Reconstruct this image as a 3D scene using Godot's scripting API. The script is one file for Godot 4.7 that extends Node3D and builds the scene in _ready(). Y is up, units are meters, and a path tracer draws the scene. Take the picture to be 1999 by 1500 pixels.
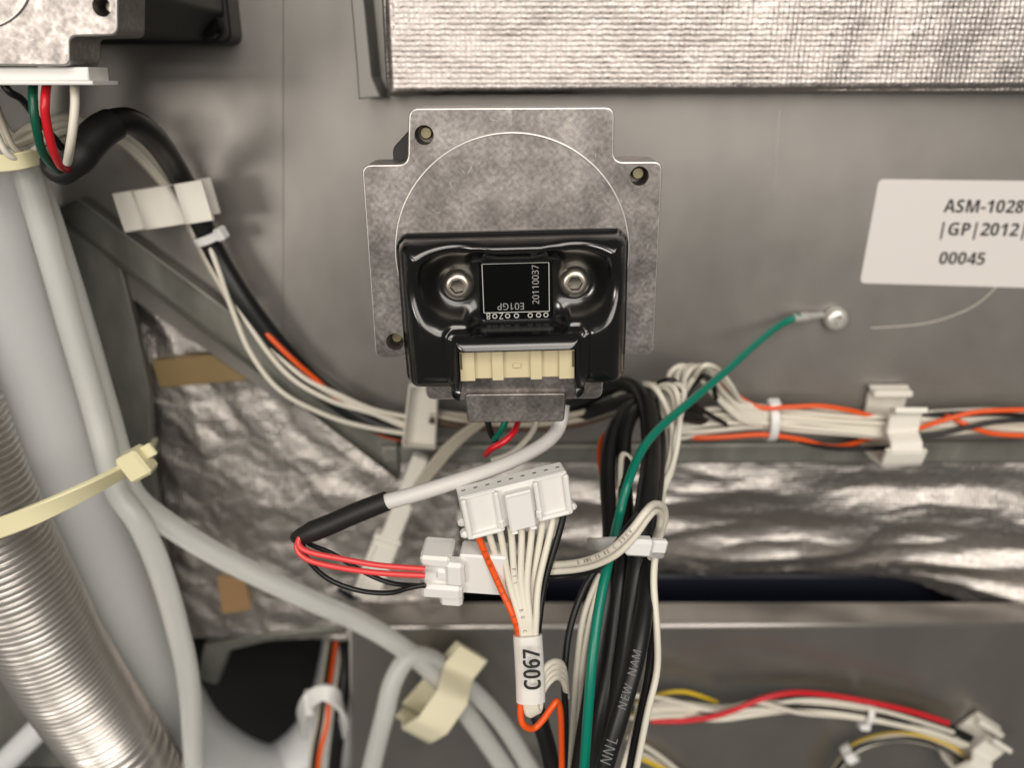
extends Node3D
# Close-up of the inside of a machine: a stepper motor with an encoder on a sheet-metal panel, cables, hoses, foil.
# Shapes are worked out in millimetres (panel front at z = 0, lens at x = y = 0) and committed in metres.

const FOCAL := 1550.0          # lens, in pixels of the 1999 x 1500 photograph
const PITCH := 0.3665          # the camera looks down by 21 degrees
const LENS_Z := 231.0          # millimetres from lens to panel

var X := Transform3D.IDENTITY  # local frame in which shapes are added
var used := {}
var M := {}
var rng := RandomNumberGenerator.new()
var sans: SystemFont
var sans_bold: SystemFont
var mono: SystemFont

# ------------------------------------------------------------------ measuring
func at(px: float, py: float, z: float) -> Vector3:
	var v := (750.0 - py) / FOCAL
	var t := (LENS_Z - z) / (cos(PITCH) + v * sin(PITCH))
	return Vector3((px - 999.5) / FOCAL * t, t * (v * cos(PITCH) - sin(PITCH)), z)

func path(a: Array) -> PackedVector3Array:
	var out := PackedVector3Array()
	for i in range(0, a.size(), 3):
		out.append(at(a[i], a[i + 1], a[i + 2]))
	return out

func outline(a: Array, z: float) -> PackedVector2Array:
	var out := PackedVector2Array()
	for i in range(0, a.size(), 2):
		var p := at(a[i], a[i + 1], z)
		out.append(Vector2(p.x, p.y))
	if Geometry2D.is_polygon_clockwise(out):
		out.reverse()
	return out

# ------------------------------------------------------------------ shapes
func begin() -> SurfaceTool:
	var st := SurfaceTool.new()
	st.begin(Mesh.PRIMITIVE_TRIANGLES)
	return st

func tri(st: SurfaceTool, a: Vector3, b: Vector3, c: Vector3, g := 0) -> void:
	st.set_smooth_group(g)
	st.add_vertex(X * a); st.add_vertex(X * c); st.add_vertex(X * b)

func quad(st: SurfaceTool, a: Vector3, b: Vector3, c: Vector3, d: Vector3, g := 0) -> void:
	tri(st, a, b, c, g); tri(st, a, c, d, g)

func facing(st: SurfaceTool, pts: Array, center: Vector3) -> void:   # a convex face turned away from the centre, flat
	var n: Vector3 = (pts[1] - pts[0]).cross(pts[2] - pts[0])
	if n.dot(pts[0] - center) < 0:
		pts.reverse()
	for i in range(1, pts.size() - 1):
		tri(st, pts[0], pts[i], pts[i + 1], -1)

func rbox(st: SurfaceTool, c: Vector3, size: Vector3, b := 0.25) -> void:   # a box with chamfered edges
	var h := size / 2.0
	b = minf(b, minf(h.x, minf(h.y, h.z)) * 0.9)
	var axes := [Vector3.RIGHT, Vector3.UP, Vector3.BACK]
	for k in 3:
		var u: Vector3 = axes[(k + 1) % 3]
		var w: Vector3 = axes[(k + 2) % 3]
		var n: Vector3 = axes[k]
		var hu := absf(u.dot(h)); var hw := absf(w.dot(h)); var hn := absf(n.dot(h))
		for s in [-1.0, 1.0]:
			facing(st, [c + n * hn * s + u * (hu - b) + w * (hw - b), c + n * hn * s - u * (hu - b) + w * (hw - b), c + n * hn * s - u * (hu - b) - w * (hw - b), c + n * hn * s + u * (hu - b) - w * (hw - b)], c)
			for q in [-1.0, 1.0]:   # edges along w, between n and u
				var e0: Vector3 = c + n * s * hn + u * q * (hu - b)
				var e1: Vector3 = c + n * s * (hn - b) + u * q * hu
				facing(st, [e0 + w * (hw - b), e0 - w * (hw - b), e1 - w * (hw - b), e1 + w * (hw - b)], c)
	for sx in [-1.0, 1.0]:
		for sy in [-1.0, 1.0]:
			for sz in [-1.0, 1.0]:
				var p := Vector3(sx * h.x, sy * h.y, sz * h.z)
				facing(st, [c + p - Vector3(0, sy * b, sz * b), c + p - Vector3(sx * b, 0, sz * b), c + p - Vector3(sx * b, sy * b, 0)], c)

func inset(o: PackedVector2Array, d: float) -> PackedVector2Array:
	var out := PackedVector2Array()
	for i in o.size():
		var a := o[(i + o.size() - 1) % o.size()]
		var c := o[(i + 1) % o.size()]
		var n0 := (o[i] - a).normalized().orthogonal()
		var n1 := (c - o[i]).normalized().orthogonal()
		var n := (n0 + n1).normalized()
		out.append(o[i] - n * d / maxf(0.4, n.dot(n1)))
	return out

func cap(st: SurfaceTool, o: PackedVector2Array, z: float, up: bool, holes := []) -> void:
	var pieces := [o]
	for h in holes:   # h = [centre, radius]: cut the face at the hole's centre, then bite the circle out
		var next := []
		for p in pieces:
			for side in [-1.0, 1.0]:
				var c: Vector2 = h[0]
				var half := PackedVector2Array([c + Vector2(0, -999), c + Vector2(side * 999, -999), c + Vector2(side * 999, 999), c + Vector2(0, 999)])
				for q in Geometry2D.intersect_polygons(p, half):
					next.append(q)
		pieces = next
	for h in holes:
		var ring := PackedVector2Array()
		for k in 28:
			ring.append(h[0] + Vector2.from_angle(TAU * k / 28.0) * h[1])
		var next := []
		for p in pieces:
			for q in Geometry2D.clip_polygons(p, ring):
				next.append(q)
		pieces = next
	for p in pieces:
		if Geometry2D.is_polygon_clockwise(p):
			p.reverse()
		var idx := Geometry2D.triangulate_polygon(p)
		for i in range(0, idx.size(), 3):
			var a := Vector3(p[idx[i]].x, p[idx[i]].y, z)
			var b := Vector3(p[idx[i + 1]].x, p[idx[i + 1]].y, z)
			var c := Vector3(p[idx[i + 2]].x, p[idx[i + 2]].y, z)
			if ((b - a).cross(c - a).z > 0) == up:
				tri(st, a, b, c, -1)
			else:
				tri(st, a, c, b, -1)

func prism(st: SurfaceTool, o: PackedVector2Array, z0: float, z1: float, bevel := 0.3, holes := [], hole_depth := 5.0, edge: SurfaceTool = null) -> void:
	if Geometry2D.is_polygon_clockwise(o):
		o.reverse()
	var inner := inset(o, bevel) if bevel > 0 else o
	var n := o.size()
	for i in n:
		var a := o[i]; var b := o[(i + 1) % n]
		quad(st, Vector3(a.x, a.y, z0), Vector3(b.x, b.y, z0), Vector3(b.x, b.y, z1 - bevel), Vector3(a.x, a.y, z1 - bevel), -1)
	if bevel > 0:
		var steps := 4 if edge else 2
		var low := o
		for k in steps:
			var t := PI / 2 * (k + 1) / steps
			var high := inset(o, bevel * (1.0 - cos(t)))
			var za := z1 - bevel + bevel * sin(PI / 2 * k / steps); var zb := z1 - bevel + bevel * sin(t)
			for i in n:
				var q := (i + 1) % n
				quad(edge if edge else st, Vector3(low[i].x, low[i].y, za), Vector3(low[q].x, low[q].y, za), Vector3(high[q].x, high[q].y, zb), Vector3(high[i].x, high[i].y, zb), 7)
			low = high
	cap(st, inner, z1, true, holes)
	cap(st, o, z0, false)
	for h in holes:
		for k in 28:
			var e0: Vector2 = h[0] + Vector2.from_angle(TAU * k / 28.0) * h[1]
			var e1: Vector2 = h[0] + Vector2.from_angle(TAU * (k + 1) / 28.0) * h[1]
			quad(st, Vector3(e1.x, e1.y, z1 - hole_depth), Vector3(e0.x, e0.y, z1 - hole_depth), Vector3(e0.x, e0.y, z1), Vector3(e1.x, e1.y, z1), 3)
			tri(st, Vector3(h[0].x, h[0].y, z1 - hole_depth), Vector3(e0.x, e0.y, z1 - hole_depth), Vector3(e1.x, e1.y, z1 - hole_depth), -1)

func rounded(o: Array, r: float, steps := 5) -> PackedVector2Array:   # round the corners of an outline
	var pts := PackedVector2Array(o)
	var out := PackedVector2Array()
	for i in pts.size():
		var p := pts[i]
		var a := pts[(i + pts.size() - 1) % pts.size()] - p
		var b := pts[(i + 1) % pts.size()] - p
		var d := minf(r, minf(a.length(), b.length()) * 0.45)
		var p0 := p + a.normalized() * d
		var p1 := p + b.normalized() * d
		for k in steps + 1:
			var t := float(k) / steps
			out.append(p0.lerp(p, t).lerp(p.lerp(p1, t), t))
	return out

func smooth_path(pts: PackedVector3Array, per := 8, straight := false) -> PackedVector3Array:
	var out := PackedVector3Array()
	for i in pts.size() - 1:
		var p0 := pts[maxi(i - 1, 0)]; var p1 := pts[i]; var p2 := pts[i + 1]; var p3 := pts[mini(i + 2, pts.size() - 1)]
		for k in per:
			var t := float(k) / per
			out.append(p1.lerp(p2, t) if straight else p1.cubic_interpolate(p2, p0, p3, t))
	out.append(pts[pts.size() - 1])
	return out

func tube(st: SurfaceTool, pts: PackedVector3Array, r, sides := 10, per := 8, flat := 0.0, wave := 0.0, pitch := 1.0) -> void:
	var c := smooth_path(pts, per)
	var n := Vector3.ZERO
	var rings := []
	var along := 0.0
	for i in c.size():
		var t := (c[mini(i + 1, c.size() - 1)] - c[maxi(i - 1, 0)]).normalized()
		if flat > 0.0:
			n = t.cross(Vector3.BACK).normalized()
		elif i == 0:
			n = (t.cross(Vector3.BACK) if absf(t.z) < 0.9 else t.cross(Vector3.UP)).normalized()
		else:
			n = (n - t * n.dot(t)).normalized()
			along += c[i].distance_to(c[i - 1])
		var b := t.cross(n)
		var radius: float
		if r is Array:
			var u: float = float(i) / (c.size() - 1) * (r.size() - 1)
			var k: int = mini(int(u), r.size() - 2)
			radius = lerpf(r[k], r[k + 1], smoothstep(0.0, 1.0, u - k))
		else:
			radius = r
		radius += wave * sin(along / pitch * TAU)
		var ring := PackedVector3Array()
		for k in sides:
			var a := TAU * k / sides
			ring.append(c[i] + (n * cos(a) + b * sin(a) * (flat if flat > 0.0 else 1.0)) * radius)
		rings.append(ring)
	for i in rings.size() - 1:
		for k in sides:
			var q := (k + 1) % sides
			quad(st, rings[i][k], rings[i][q], rings[i + 1][q], rings[i + 1][k])
	for k in range(1, sides - 1):
		tri(st, rings[0][0], rings[0][k + 1], rings[0][k], 1)
		var e: PackedVector3Array = rings[rings.size() - 1]
		tri(st, e[0], e[k], e[k + 1], 2)

func strip(st: SurfaceTool, pts: PackedVector3Array, side: Vector3, w: float, t: float, per := 6, straight := false) -> void:   # a flat band swept along a path, its width along "side"
	var c := smooth_path(pts, per, straight)
	var e := minf(t * 0.3, 0.25)
	var prof := [Vector2(w / 2, -t / 2 + e), Vector2(w / 2, t / 2 - e), Vector2(w / 2 - e, t / 2), Vector2(-w / 2 + e, t / 2), Vector2(-w / 2, t / 2 - e), Vector2(-w / 2, -t / 2 + e), Vector2(-w / 2 + e, -t / 2), Vector2(w / 2 - e, -t / 2)]
	var rings := []
	for i in c.size():
		var tan_ := (c[mini(i + 1, c.size() - 1)] - c[maxi(i - 1, 0)]).normalized()
		var s := (side - tan_ * side.dot(tan_)).normalized()
		var b := tan_.cross(s)
		var ring := PackedVector3Array()
		for p in prof:
			ring.append(c[i] + s * p.x + b * p.y)
		rings.append(ring)
	for i in rings.size() - 1:
		for k in 8:
			var q := (k + 1) % 8
			quad(st, rings[i][k], rings[i][q], rings[i + 1][q], rings[i + 1][k], k + 1)
	for k in range(1, 7):
		tri(st, rings[0][0], rings[0][k + 1], rings[0][k], -1)
		var z: PackedVector3Array = rings[rings.size() - 1]
		tri(st, z[0], z[k], z[k + 1], -1)

func lathe(st: SurfaceTool, prof: Array, segs := 32, smooth := true) -> void:   # profile of (radius, height) turned about the local z axis, from the rim at the bottom to the top
	for i in prof.size() - 1:
		for k in segs:
			var a0 := TAU * k / segs; var a1 := TAU * (k + 1) / segs
			var p: Vector2 = prof[i]; var q: Vector2 = prof[i + 1]
			var g := 0 if smooth else i + 1
			quad(st, Vector3(p.x * cos(a0), p.x * sin(a0), p.y), Vector3(p.x * cos(a1), p.x * sin(a1), p.y), Vector3(q.x * cos(a1), q.x * sin(a1), q.y), Vector3(q.x * cos(a0), q.x * sin(a0), q.y), g)

func grid(st: SurfaceTool, nx: int, ny: int, f: Callable, skip = null) -> void:
	var p := []
	for j in ny + 1:
		var row := PackedVector3Array()
		for i in nx + 1:
			row.append(f.call(i, j))
		p.append(row)
	for j in ny:
		for i in nx:
			if skip != null and skip.call(i, j):
				continue
			quad(st, p[j][i], p[j][i + 1], p[j + 1][i + 1], p[j + 1][i])

func text(st: SurfaceTool, s: String, font: Font, size: float, where: Transform3D, depth := 0.04) -> void:   # lettering, size = height of the em in millimetres
	var tm := TextMesh.new()
	tm.text = s
	tm.font = font
	tm.font_size = 64
	tm.pixel_size = size / 64.0
	tm.depth = depth
	tm.curve_step = 0.5
	for k in tm.get_surface_count():
		var a := tm.surface_get_arrays(k)
		var v: PackedVector3Array = a[Mesh.ARRAY_VERTEX]
		var ix: PackedInt32Array = a[Mesh.ARRAY_INDEX] if a[Mesh.ARRAY_INDEX] != null else PackedInt32Array(range(v.size()))
		st.set_smooth_group(-1)
		for i in range(0, ix.size() - 2, 3):
			for q in 3:
				st.add_vertex(X * (where * v[ix[i + q]]))

func text_along(st: SurfaceTool, s: String, font: Font, size: float, pts: PackedVector3Array, from: float, step: float, lift: float, depth := 0.04) -> void:   # letters set one after another on a wire
	var c := smooth_path(pts, 12)
	var want := from
	var along := 0.0
	var k := 0
	for i in c.size() - 1:
		var d := c[i].distance_to(c[i + 1])
		while k < s.length() and along + d >= want:
			var p := c[i].lerp(c[i + 1], (want - along) / d)
			var x := (c[i + 1] - c[i]).normalized()
			var z := (Vector3(0, 0, LENS_Z) - p)
			z = (z - x * z.dot(x)).normalized()
			if s[k] != " ":
				text(st, s[k], font, size, Transform3D(Basis(x, z.cross(x), z), p + z * lift), depth)
			k += 1
			want += step
		along += d

# ------------------------------------------------------------------ objects
func numbered(called: String) -> String:
	used[called] = used.get(called, -1) + 1
	return called if used[called] == 0 else "%s_%03d" % [called, used[called]]

func tag(o: Node3D, label: String, category: String, group := "", kind := "") -> void:
	if label: o.set_meta("label", label)
	if category: o.set_meta("category", category)
	if group: o.set_meta("group", group)
	if kind: o.set_meta("kind", kind)

func thing(called: String, label: String, category: String, base: Vector3, group := "") -> Node3D:
	var o := Node3D.new()
	o.name = numbered(called)
	add_child(o)
	o.position = base * 0.001
	tag(o, label, category, group)
	return o

func origin_depth(n: Node) -> int:
	var d := 0
	while n.get_parent() != self and n.get_parent() != null:
		n = n.get_parent()
		d += 1
	return d

func origin_of(n: Node) -> Vector3:
	var p := Vector3.ZERO
	while n is Node3D and n != self:
		p += n.position
		n = n.get_parent()
	return p

func obj(called: String, st: SurfaceTool, m: Material, parent: Node3D = null) -> MeshInstance3D:
	st.generate_normals()
	st.index()
	var a := st.commit_to_arrays()
	var v: PackedVector3Array = a[Mesh.ARRAY_VERTEX]
	var base := Vector3.ZERO
	if parent == null:
		var box := AABB(v[0], Vector3.ZERO)
		for p in v:
			box = box.expand(p)
		base = Vector3(box.get_center().x, box.position.y, box.get_center().z) * 0.001
	else:
		base = origin_of(parent)
	for i in v.size():
		v[i] = v[i] * 0.001 - base
	a[Mesh.ARRAY_VERTEX] = v
	var mesh := ArrayMesh.new()
	mesh.add_surface_from_arrays(Mesh.PRIMITIVE_TRIANGLES, a)
	var o := MeshInstance3D.new()
	o.mesh = mesh
	o.material_override = null
	mesh.surface_set_material(0, m)
	if parent == null:
		o.name = numbered(called)
		add_child(o)
		o.position = base
	else:
		o.name = called
		parent.add_child(o, true)
	return o

func wire(parent: Node3D, m: Material, r: float, a: Array, called := "wire", sides := 10) -> MeshInstance3D:
	var st := begin()
	tube(st, path(a), r, sides)
	return obj(called, st, m, parent)

# ------------------------------------------------------------------ materials
func noise_tex(freq: float, lo: Color, hi: Color, sd: int, octaves := 4, size := 512, normal := 0.0, kind := FastNoiseLite.TYPE_SIMPLEX_SMOOTH) -> NoiseTexture2D:
	var n := FastNoiseLite.new()
	n.noise_type = kind
	n.seed = sd
	n.frequency = freq
	n.fractal_octaves = octaves
	var t := NoiseTexture2D.new()
	t.width = size
	t.height = size
	t.seamless = true
	t.noise = n
	if normal > 0:
		t.as_normal_map = true
		t.bump_strength = normal
	else:
		var g := Gradient.new()
		g.set_color(0, lo)
		g.set_color(1, hi)
		t.color_ramp = g
	return t

func plain(c: Color, rough: float, metal := 0.0, spec := 0.5) -> StandardMaterial3D:
	var m := StandardMaterial3D.new()
	m.albedo_color = c
	m.roughness = rough
	m.metallic = metal
	m.metallic_specular = spec
	return m

func triplanar(m: StandardMaterial3D, scale: Vector3) -> StandardMaterial3D:
	m.uv1_triplanar = true
	m.uv1_world_triplanar = true
	m.uv1_scale = scale
	return m

func weave_image() -> ImageTexture:   # normal map of a fine glass-cloth weave under foil
	var im := Image.create(256, 256, false, Image.FORMAT_RGB8)
	var n := FastNoiseLite.new()
	n.seed = 9
	n.frequency = 0.025
	n.fractal_octaves = 3
	for y in 256:
		for x in 256:
			var j := n.get_noise_2d(x, y)
			var u := TAU * x / 16.0 + j * 1.6
			var v := TAU * y / 16.0 + j * 1.3
			var over := clampf(0.75 + 1.1 * n.get_noise_2d(x * 2 + 500, y * 2), 0.15, 1.2) if (int(x / 16.0) + int(y / 16.0)) % 2 == 0 else 0.55
			im.set_pixel(x, y, Color(0.5 + 0.34 * sin(u) * over, 0.5 + 0.34 * sin(v) * over, 0.92))
	return ImageTexture.create_from_image(im)

func scuffed_image() -> ImageTexture:   # broad clouds of oxide with a few short bright scratches
	var im := Image.create(1024, 1024, false, Image.FORMAT_RGB8)
	var n := FastNoiseLite.new()
	n.seed = 41
	n.frequency = 0.006
	n.fractal_octaves = 5
	for y in 1024:
		for x in 1024:
			var g := 0.82 + 0.22 * n.get_noise_2d(x, y)
			im.set_pixel(x, y, Color(g, g * 0.985, g * 0.975))
	for k in 150:
		var p := Vector2(rng.randf_range(20, 1000), rng.randf_range(20, 1000))
		var d := Vector2.from_angle(rng.randf_range(0, TAU))
		var bend := rng.randf_range(-0.03, 0.03)
		for q in int(rng.randf_range(4, 26)):
			p += d
			d = d.rotated(bend)
			if p.x > 1 and p.y > 1 and p.x < 1022 and p.y < 1022:
				im.set_pixel(int(p.x), int(p.y), Color(1, 1, 1))
				im.set_pixel(int(p.x) + 1, int(p.y), Color(0.97, 0.97, 0.97))
	return ImageTexture.create_from_image(im)

func make_materials() -> void:
	M.white = plain(Color(0.87, 0.865, 0.85), 0.34)
	M.clip = plain(Color(0.87, 0.855, 0.815), 0.42)
	M.ivory = plain(Color(0.78, 0.735, 0.6), 0.45)
	M.nylon = plain(Color(0.86, 0.86, 0.85), 0.3)
	M.tie_yellow = plain(Color(0.86, 0.835, 0.68), 0.4)
	M.cream = plain(Color(0.84, 0.82, 0.765), 0.42)
	M.cream_grey = plain(Color(0.7, 0.67, 0.61), 0.5)
	M.white_sleeve = plain(Color(0.8, 0.79, 0.775), 0.5)
	M.orange = plain(Color(0.88, 0.33, 0.08), 0.4)
	M.brown = plain(Color(0.3, 0.2, 0.13), 0.5)
	M.red = plain(Color(0.78, 0.1, 0.15), 0.35)
	M.pink = plain(Color(0.86, 0.27, 0.27), 0.3)
	M.green = plain(Color(0.0, 0.45, 0.37), 0.33)
	M.dark_green = plain(Color(0.0, 0.3, 0.22), 0.36)
	M.yellow = plain(Color(0.85, 0.72, 0.12), 0.4)
	M.black = plain(Color(0.06, 0.06, 0.06), 0.4)
	M.black_cable = plain(Color(0.075, 0.073, 0.072), 0.42)
	M.shrink = plain(Color(0.09, 0.085, 0.082), 0.55)
	M.gloss = plain(Color(0.022, 0.022, 0.024), 0.2, 0.0, 0.75)
	M.gloss.normal_enabled = true
	M.gloss.normal_texture = noise_tex(0.01, Color.BLACK, Color.WHITE, 31, 3, 256, 1.6)
	M.gloss.normal_scale = 0.06
	triplanar(M.gloss, Vector3.ONE * 45.0)
	M.board = plain(Color(0.012, 0.012, 0.014), 0.12)
	M.motor_black = plain(Color(0.055, 0.053, 0.05), 0.5, 0.0)
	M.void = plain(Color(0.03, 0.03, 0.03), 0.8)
	M.blue = plain(Color(0.02, 0.035, 0.1), 0.5)
	M.print_white = plain(Color(0.72, 0.72, 0.7), 0.6)
	M.print_grey = plain(Color(0.55, 0.55, 0.55), 0.6)
	M.cable_print = plain(Color(0.4, 0.4, 0.4), 0.6)
	M.ink = plain(Color(0.03, 0.03, 0.03), 0.6)
	M.wire_ink = plain(Color(0.3, 0.28, 0.25), 0.6)
	M.orange_ink = plain(Color(0.5, 0.17, 0.04), 0.6)
	M.sticker = plain(Color(0.83, 0.815, 0.8), 0.5)
	M.tan_tape = plain(Color(0.52, 0.44, 0.3), 0.5)
	M.amber_tape = plain(Color(0.66, 0.53, 0.38), 0.5)
	M.hose = plain(Color(0.955, 0.96, 0.96), 0.36)
	M.hose.refraction_enabled = true
	M.hose.refraction_scale = 0.04
	M.hose.albedo_color.a = 0.62
	M.tubing = plain(Color(0.95, 0.955, 0.94), 0.34)
	M.tubing.refraction_enabled = true
	M.tubing.refraction_scale = 0.04
	M.tubing.albedo_color.a = 0.38
	M.sleeve = plain(Color(0.93, 0.92, 0.9), 0.35)
	M.sleeve.transparency = BaseMaterial3D.TRANSPARENCY_ALPHA
	M.sleeve.albedo_color.a = 0.72
	# galvanised sheet, with soft spangle and rolling marks
	var sheet := plain(Color(0.61, 0.595, 0.575), 0.41, 0.68)
	sheet.albedo_texture = noise_tex(0.006, Color(0.93, 0.93, 0.935), Color(1, 1, 1), 3, 5)
	sheet.roughness_texture = noise_tex(0.02, Color(0.84, 0.84, 0.84), Color(0.98, 0.98, 0.98), 4, 4)
	triplanar(sheet, Vector3(9, 7, 9))
	M.sheet = sheet
	var smooth := sheet.duplicate() as StandardMaterial3D   # the lower panel keeps its mill gloss
	smooth.roughness = 0.33
	smooth.metallic = 0.78
	M.sheet_smooth = smooth
	var side := plain(Color(0.57, 0.57, 0.54), 0.55, 0.7)
	side.albedo_texture = noise_tex(0.012, Color(0.8, 0.8, 0.8), Color(1, 1, 1), 5, 5)
	triplanar(side, Vector3(14, 6, 14))
	M.sheet_dull = side
	# die-cast aluminium, mottled, with fine pits
	var cast := plain(Color(0.8, 0.785, 0.775), 0.46, 0.92)
	cast.albedo_texture = noise_tex(0.07, Color(0.7, 0.7, 0.703), Color(1, 1, 1), 11, 6, 1024, 0.0, FastNoiseLite.TYPE_VALUE_CUBIC)
	cast.roughness_texture = noise_tex(0.03, Color(0.72, 0.72, 0.72), Color(1, 1, 1), 12, 4)
	cast.normal_enabled = true
	cast.normal_texture = noise_tex(0.16, Color.BLACK, Color.WHITE, 13, 3, 1024, 2.0)
	cast.normal_scale = 0.1
	cast.detail_enabled = true
	cast.detail_blend_mode = BaseMaterial3D.BLEND_MODE_MUL
	cast.detail_uv_layer = BaseMaterial3D.DETAIL_UV_2
	cast.detail_albedo = scuffed_image()
	cast.uv2_triplanar = true
	cast.uv2_world_triplanar = true
	cast.uv2_scale = Vector3.ONE * 13.0
	triplanar(cast, Vector3.ONE * 26.0)
	M.cast = cast
	M.recess = plain(Color(0.42, 0.4, 0.37), 0.5, 0.9)
	M.bracket = plain(Color(0.5, 0.495, 0.48), 0.5, 0.6)
	M.ivory_clip = plain(Color(0.88, 0.855, 0.74), 0.42)
	M.steel = plain(Color(0.74, 0.71, 0.66), 0.34, 1.0)
	M.brass_bolt = plain(Color(0.55, 0.52, 0.42), 0.4, 0.9)
	M.hose_metal = plain(Color(0.8, 0.785, 0.765), 0.34, 0.85)
	M.lug = plain(Color(0.84, 0.83, 0.81), 0.36, 0.6)
	M.edge = plain(Color(0.86, 0.845, 0.83), 0.4, 0.95)
	# foil over woven glass cloth
	var foil := plain(Color(0.68, 0.655, 0.64), 0.58, 1.0)
	foil.normal_enabled = true
	foil.normal_texture = weave_image()
	foil.normal_scale = 0.24
	foil.roughness_texture = noise_tex(0.02, Color(0.5, 0.5, 0.5), Color(1, 1, 1), 21, 4)
	triplanar(foil, Vector3.ONE * 50.0)
	M.foil = foil
	var old := foil.duplicate() as StandardMaterial3D
	old.albedo_color = Color(0.72, 0.7, 0.68)
	old.roughness = 0.62
	old.normal_scale = 0.3
	M.foil_dull = old

# ------------------------------------------------------------------ camera and light
func camera_and_light() -> void:
	var cam := Camera3D.new()
	cam.name = "camera"
	var ca := CameraAttributesPhysical.new()
	ca.frustum_focal_length = 12.0 / (750.0 / FOCAL)
	ca.frustum_near = 0.01
	ca.frustum_far = 10.0
	ca.frustum_focus_distance = 0.163
	ca.exposure_aperture = 9.0
	cam.attributes = ca
	add_child(cam)
	cam.position = Vector3(0, 0, LENS_Z * 0.001)
	cam.rotation.x = -PITCH
	var env := Environment.new()
	env.background_mode = Environment.BG_COLOR
	env.background_color = Color(0.37, 0.365, 0.356)
	env.background_energy_multiplier = 1.0
	env.tonemap_mode = Environment.TONE_MAPPER_LINEAR
	env.tonemap_exposure = 1.0
	env.sdfgi_enabled = true
	env.ssao_enabled = true
	env.ssil_enabled = true
	var we := WorldEnvironment.new()
	we.name = "environment"
	we.environment = env
	add_child(we)
	lamp("ceiling_panel", Vector3(0.15, 0.72, 0.95), Vector3(0, -0.06, 0.05), Vector2(1.0, 0.4), 0.8, Color(1, 0.968, 0.93))
	lamp("ceiling_panel_left", Vector3(-0.62, 0.12, 1.1), Vector3(0, -0.06, 0.05), Vector2(0.4, 0.3), 0.52, Color(1, 0.965, 0.925))
	lamp("room_window", Vector3(0.3, 0.3, 1.25), Vector3(0, 0.02, 0.0), Vector2(1.0, 0.6), 0.85, Color(1, 0.97, 0.935))

func lamp(called: String, p: Vector3, target: Vector3, size: Vector2, energy: float, c: Color) -> void:
	var l := AreaLight3D.new()
	l.name = called
	l.area_size = size
	l.light_energy = energy
	l.light_color = c
	l.shadow_enabled = true
	l.area_range = 6.0
	add_child(l)
	l.look_at_from_position(p, target, Vector3.UP)

func _ready() -> void:
	rng.seed = 7
	sans = font("Droid Sans", 400)
	sans_bold = font("Droid Sans", 700)
	mono = font("Droid Sans Mono", 400)
	camera_and_light()
	make_materials()
	panels()
	foils()
	motor()
	upper_motor()
	big_hoses()
	left_cables()
	ground_wire()
	right_harness()
	black_bundle()
	inline_connector()
	loose_plug()
	lower_left()
	lower_right()

func font(called: String, weight: int) -> SystemFont:
	var f := SystemFont.new()
	f.font_names = PackedStringArray([called])
	f.font_weight = weight
	return f

func structure(called: String, st: SurfaceTool, m: Material, label: String) -> MeshInstance3D:
	var o := obj(called, st, m)
	tag(o, label, "panel", "", "structure")
	return o

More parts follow.
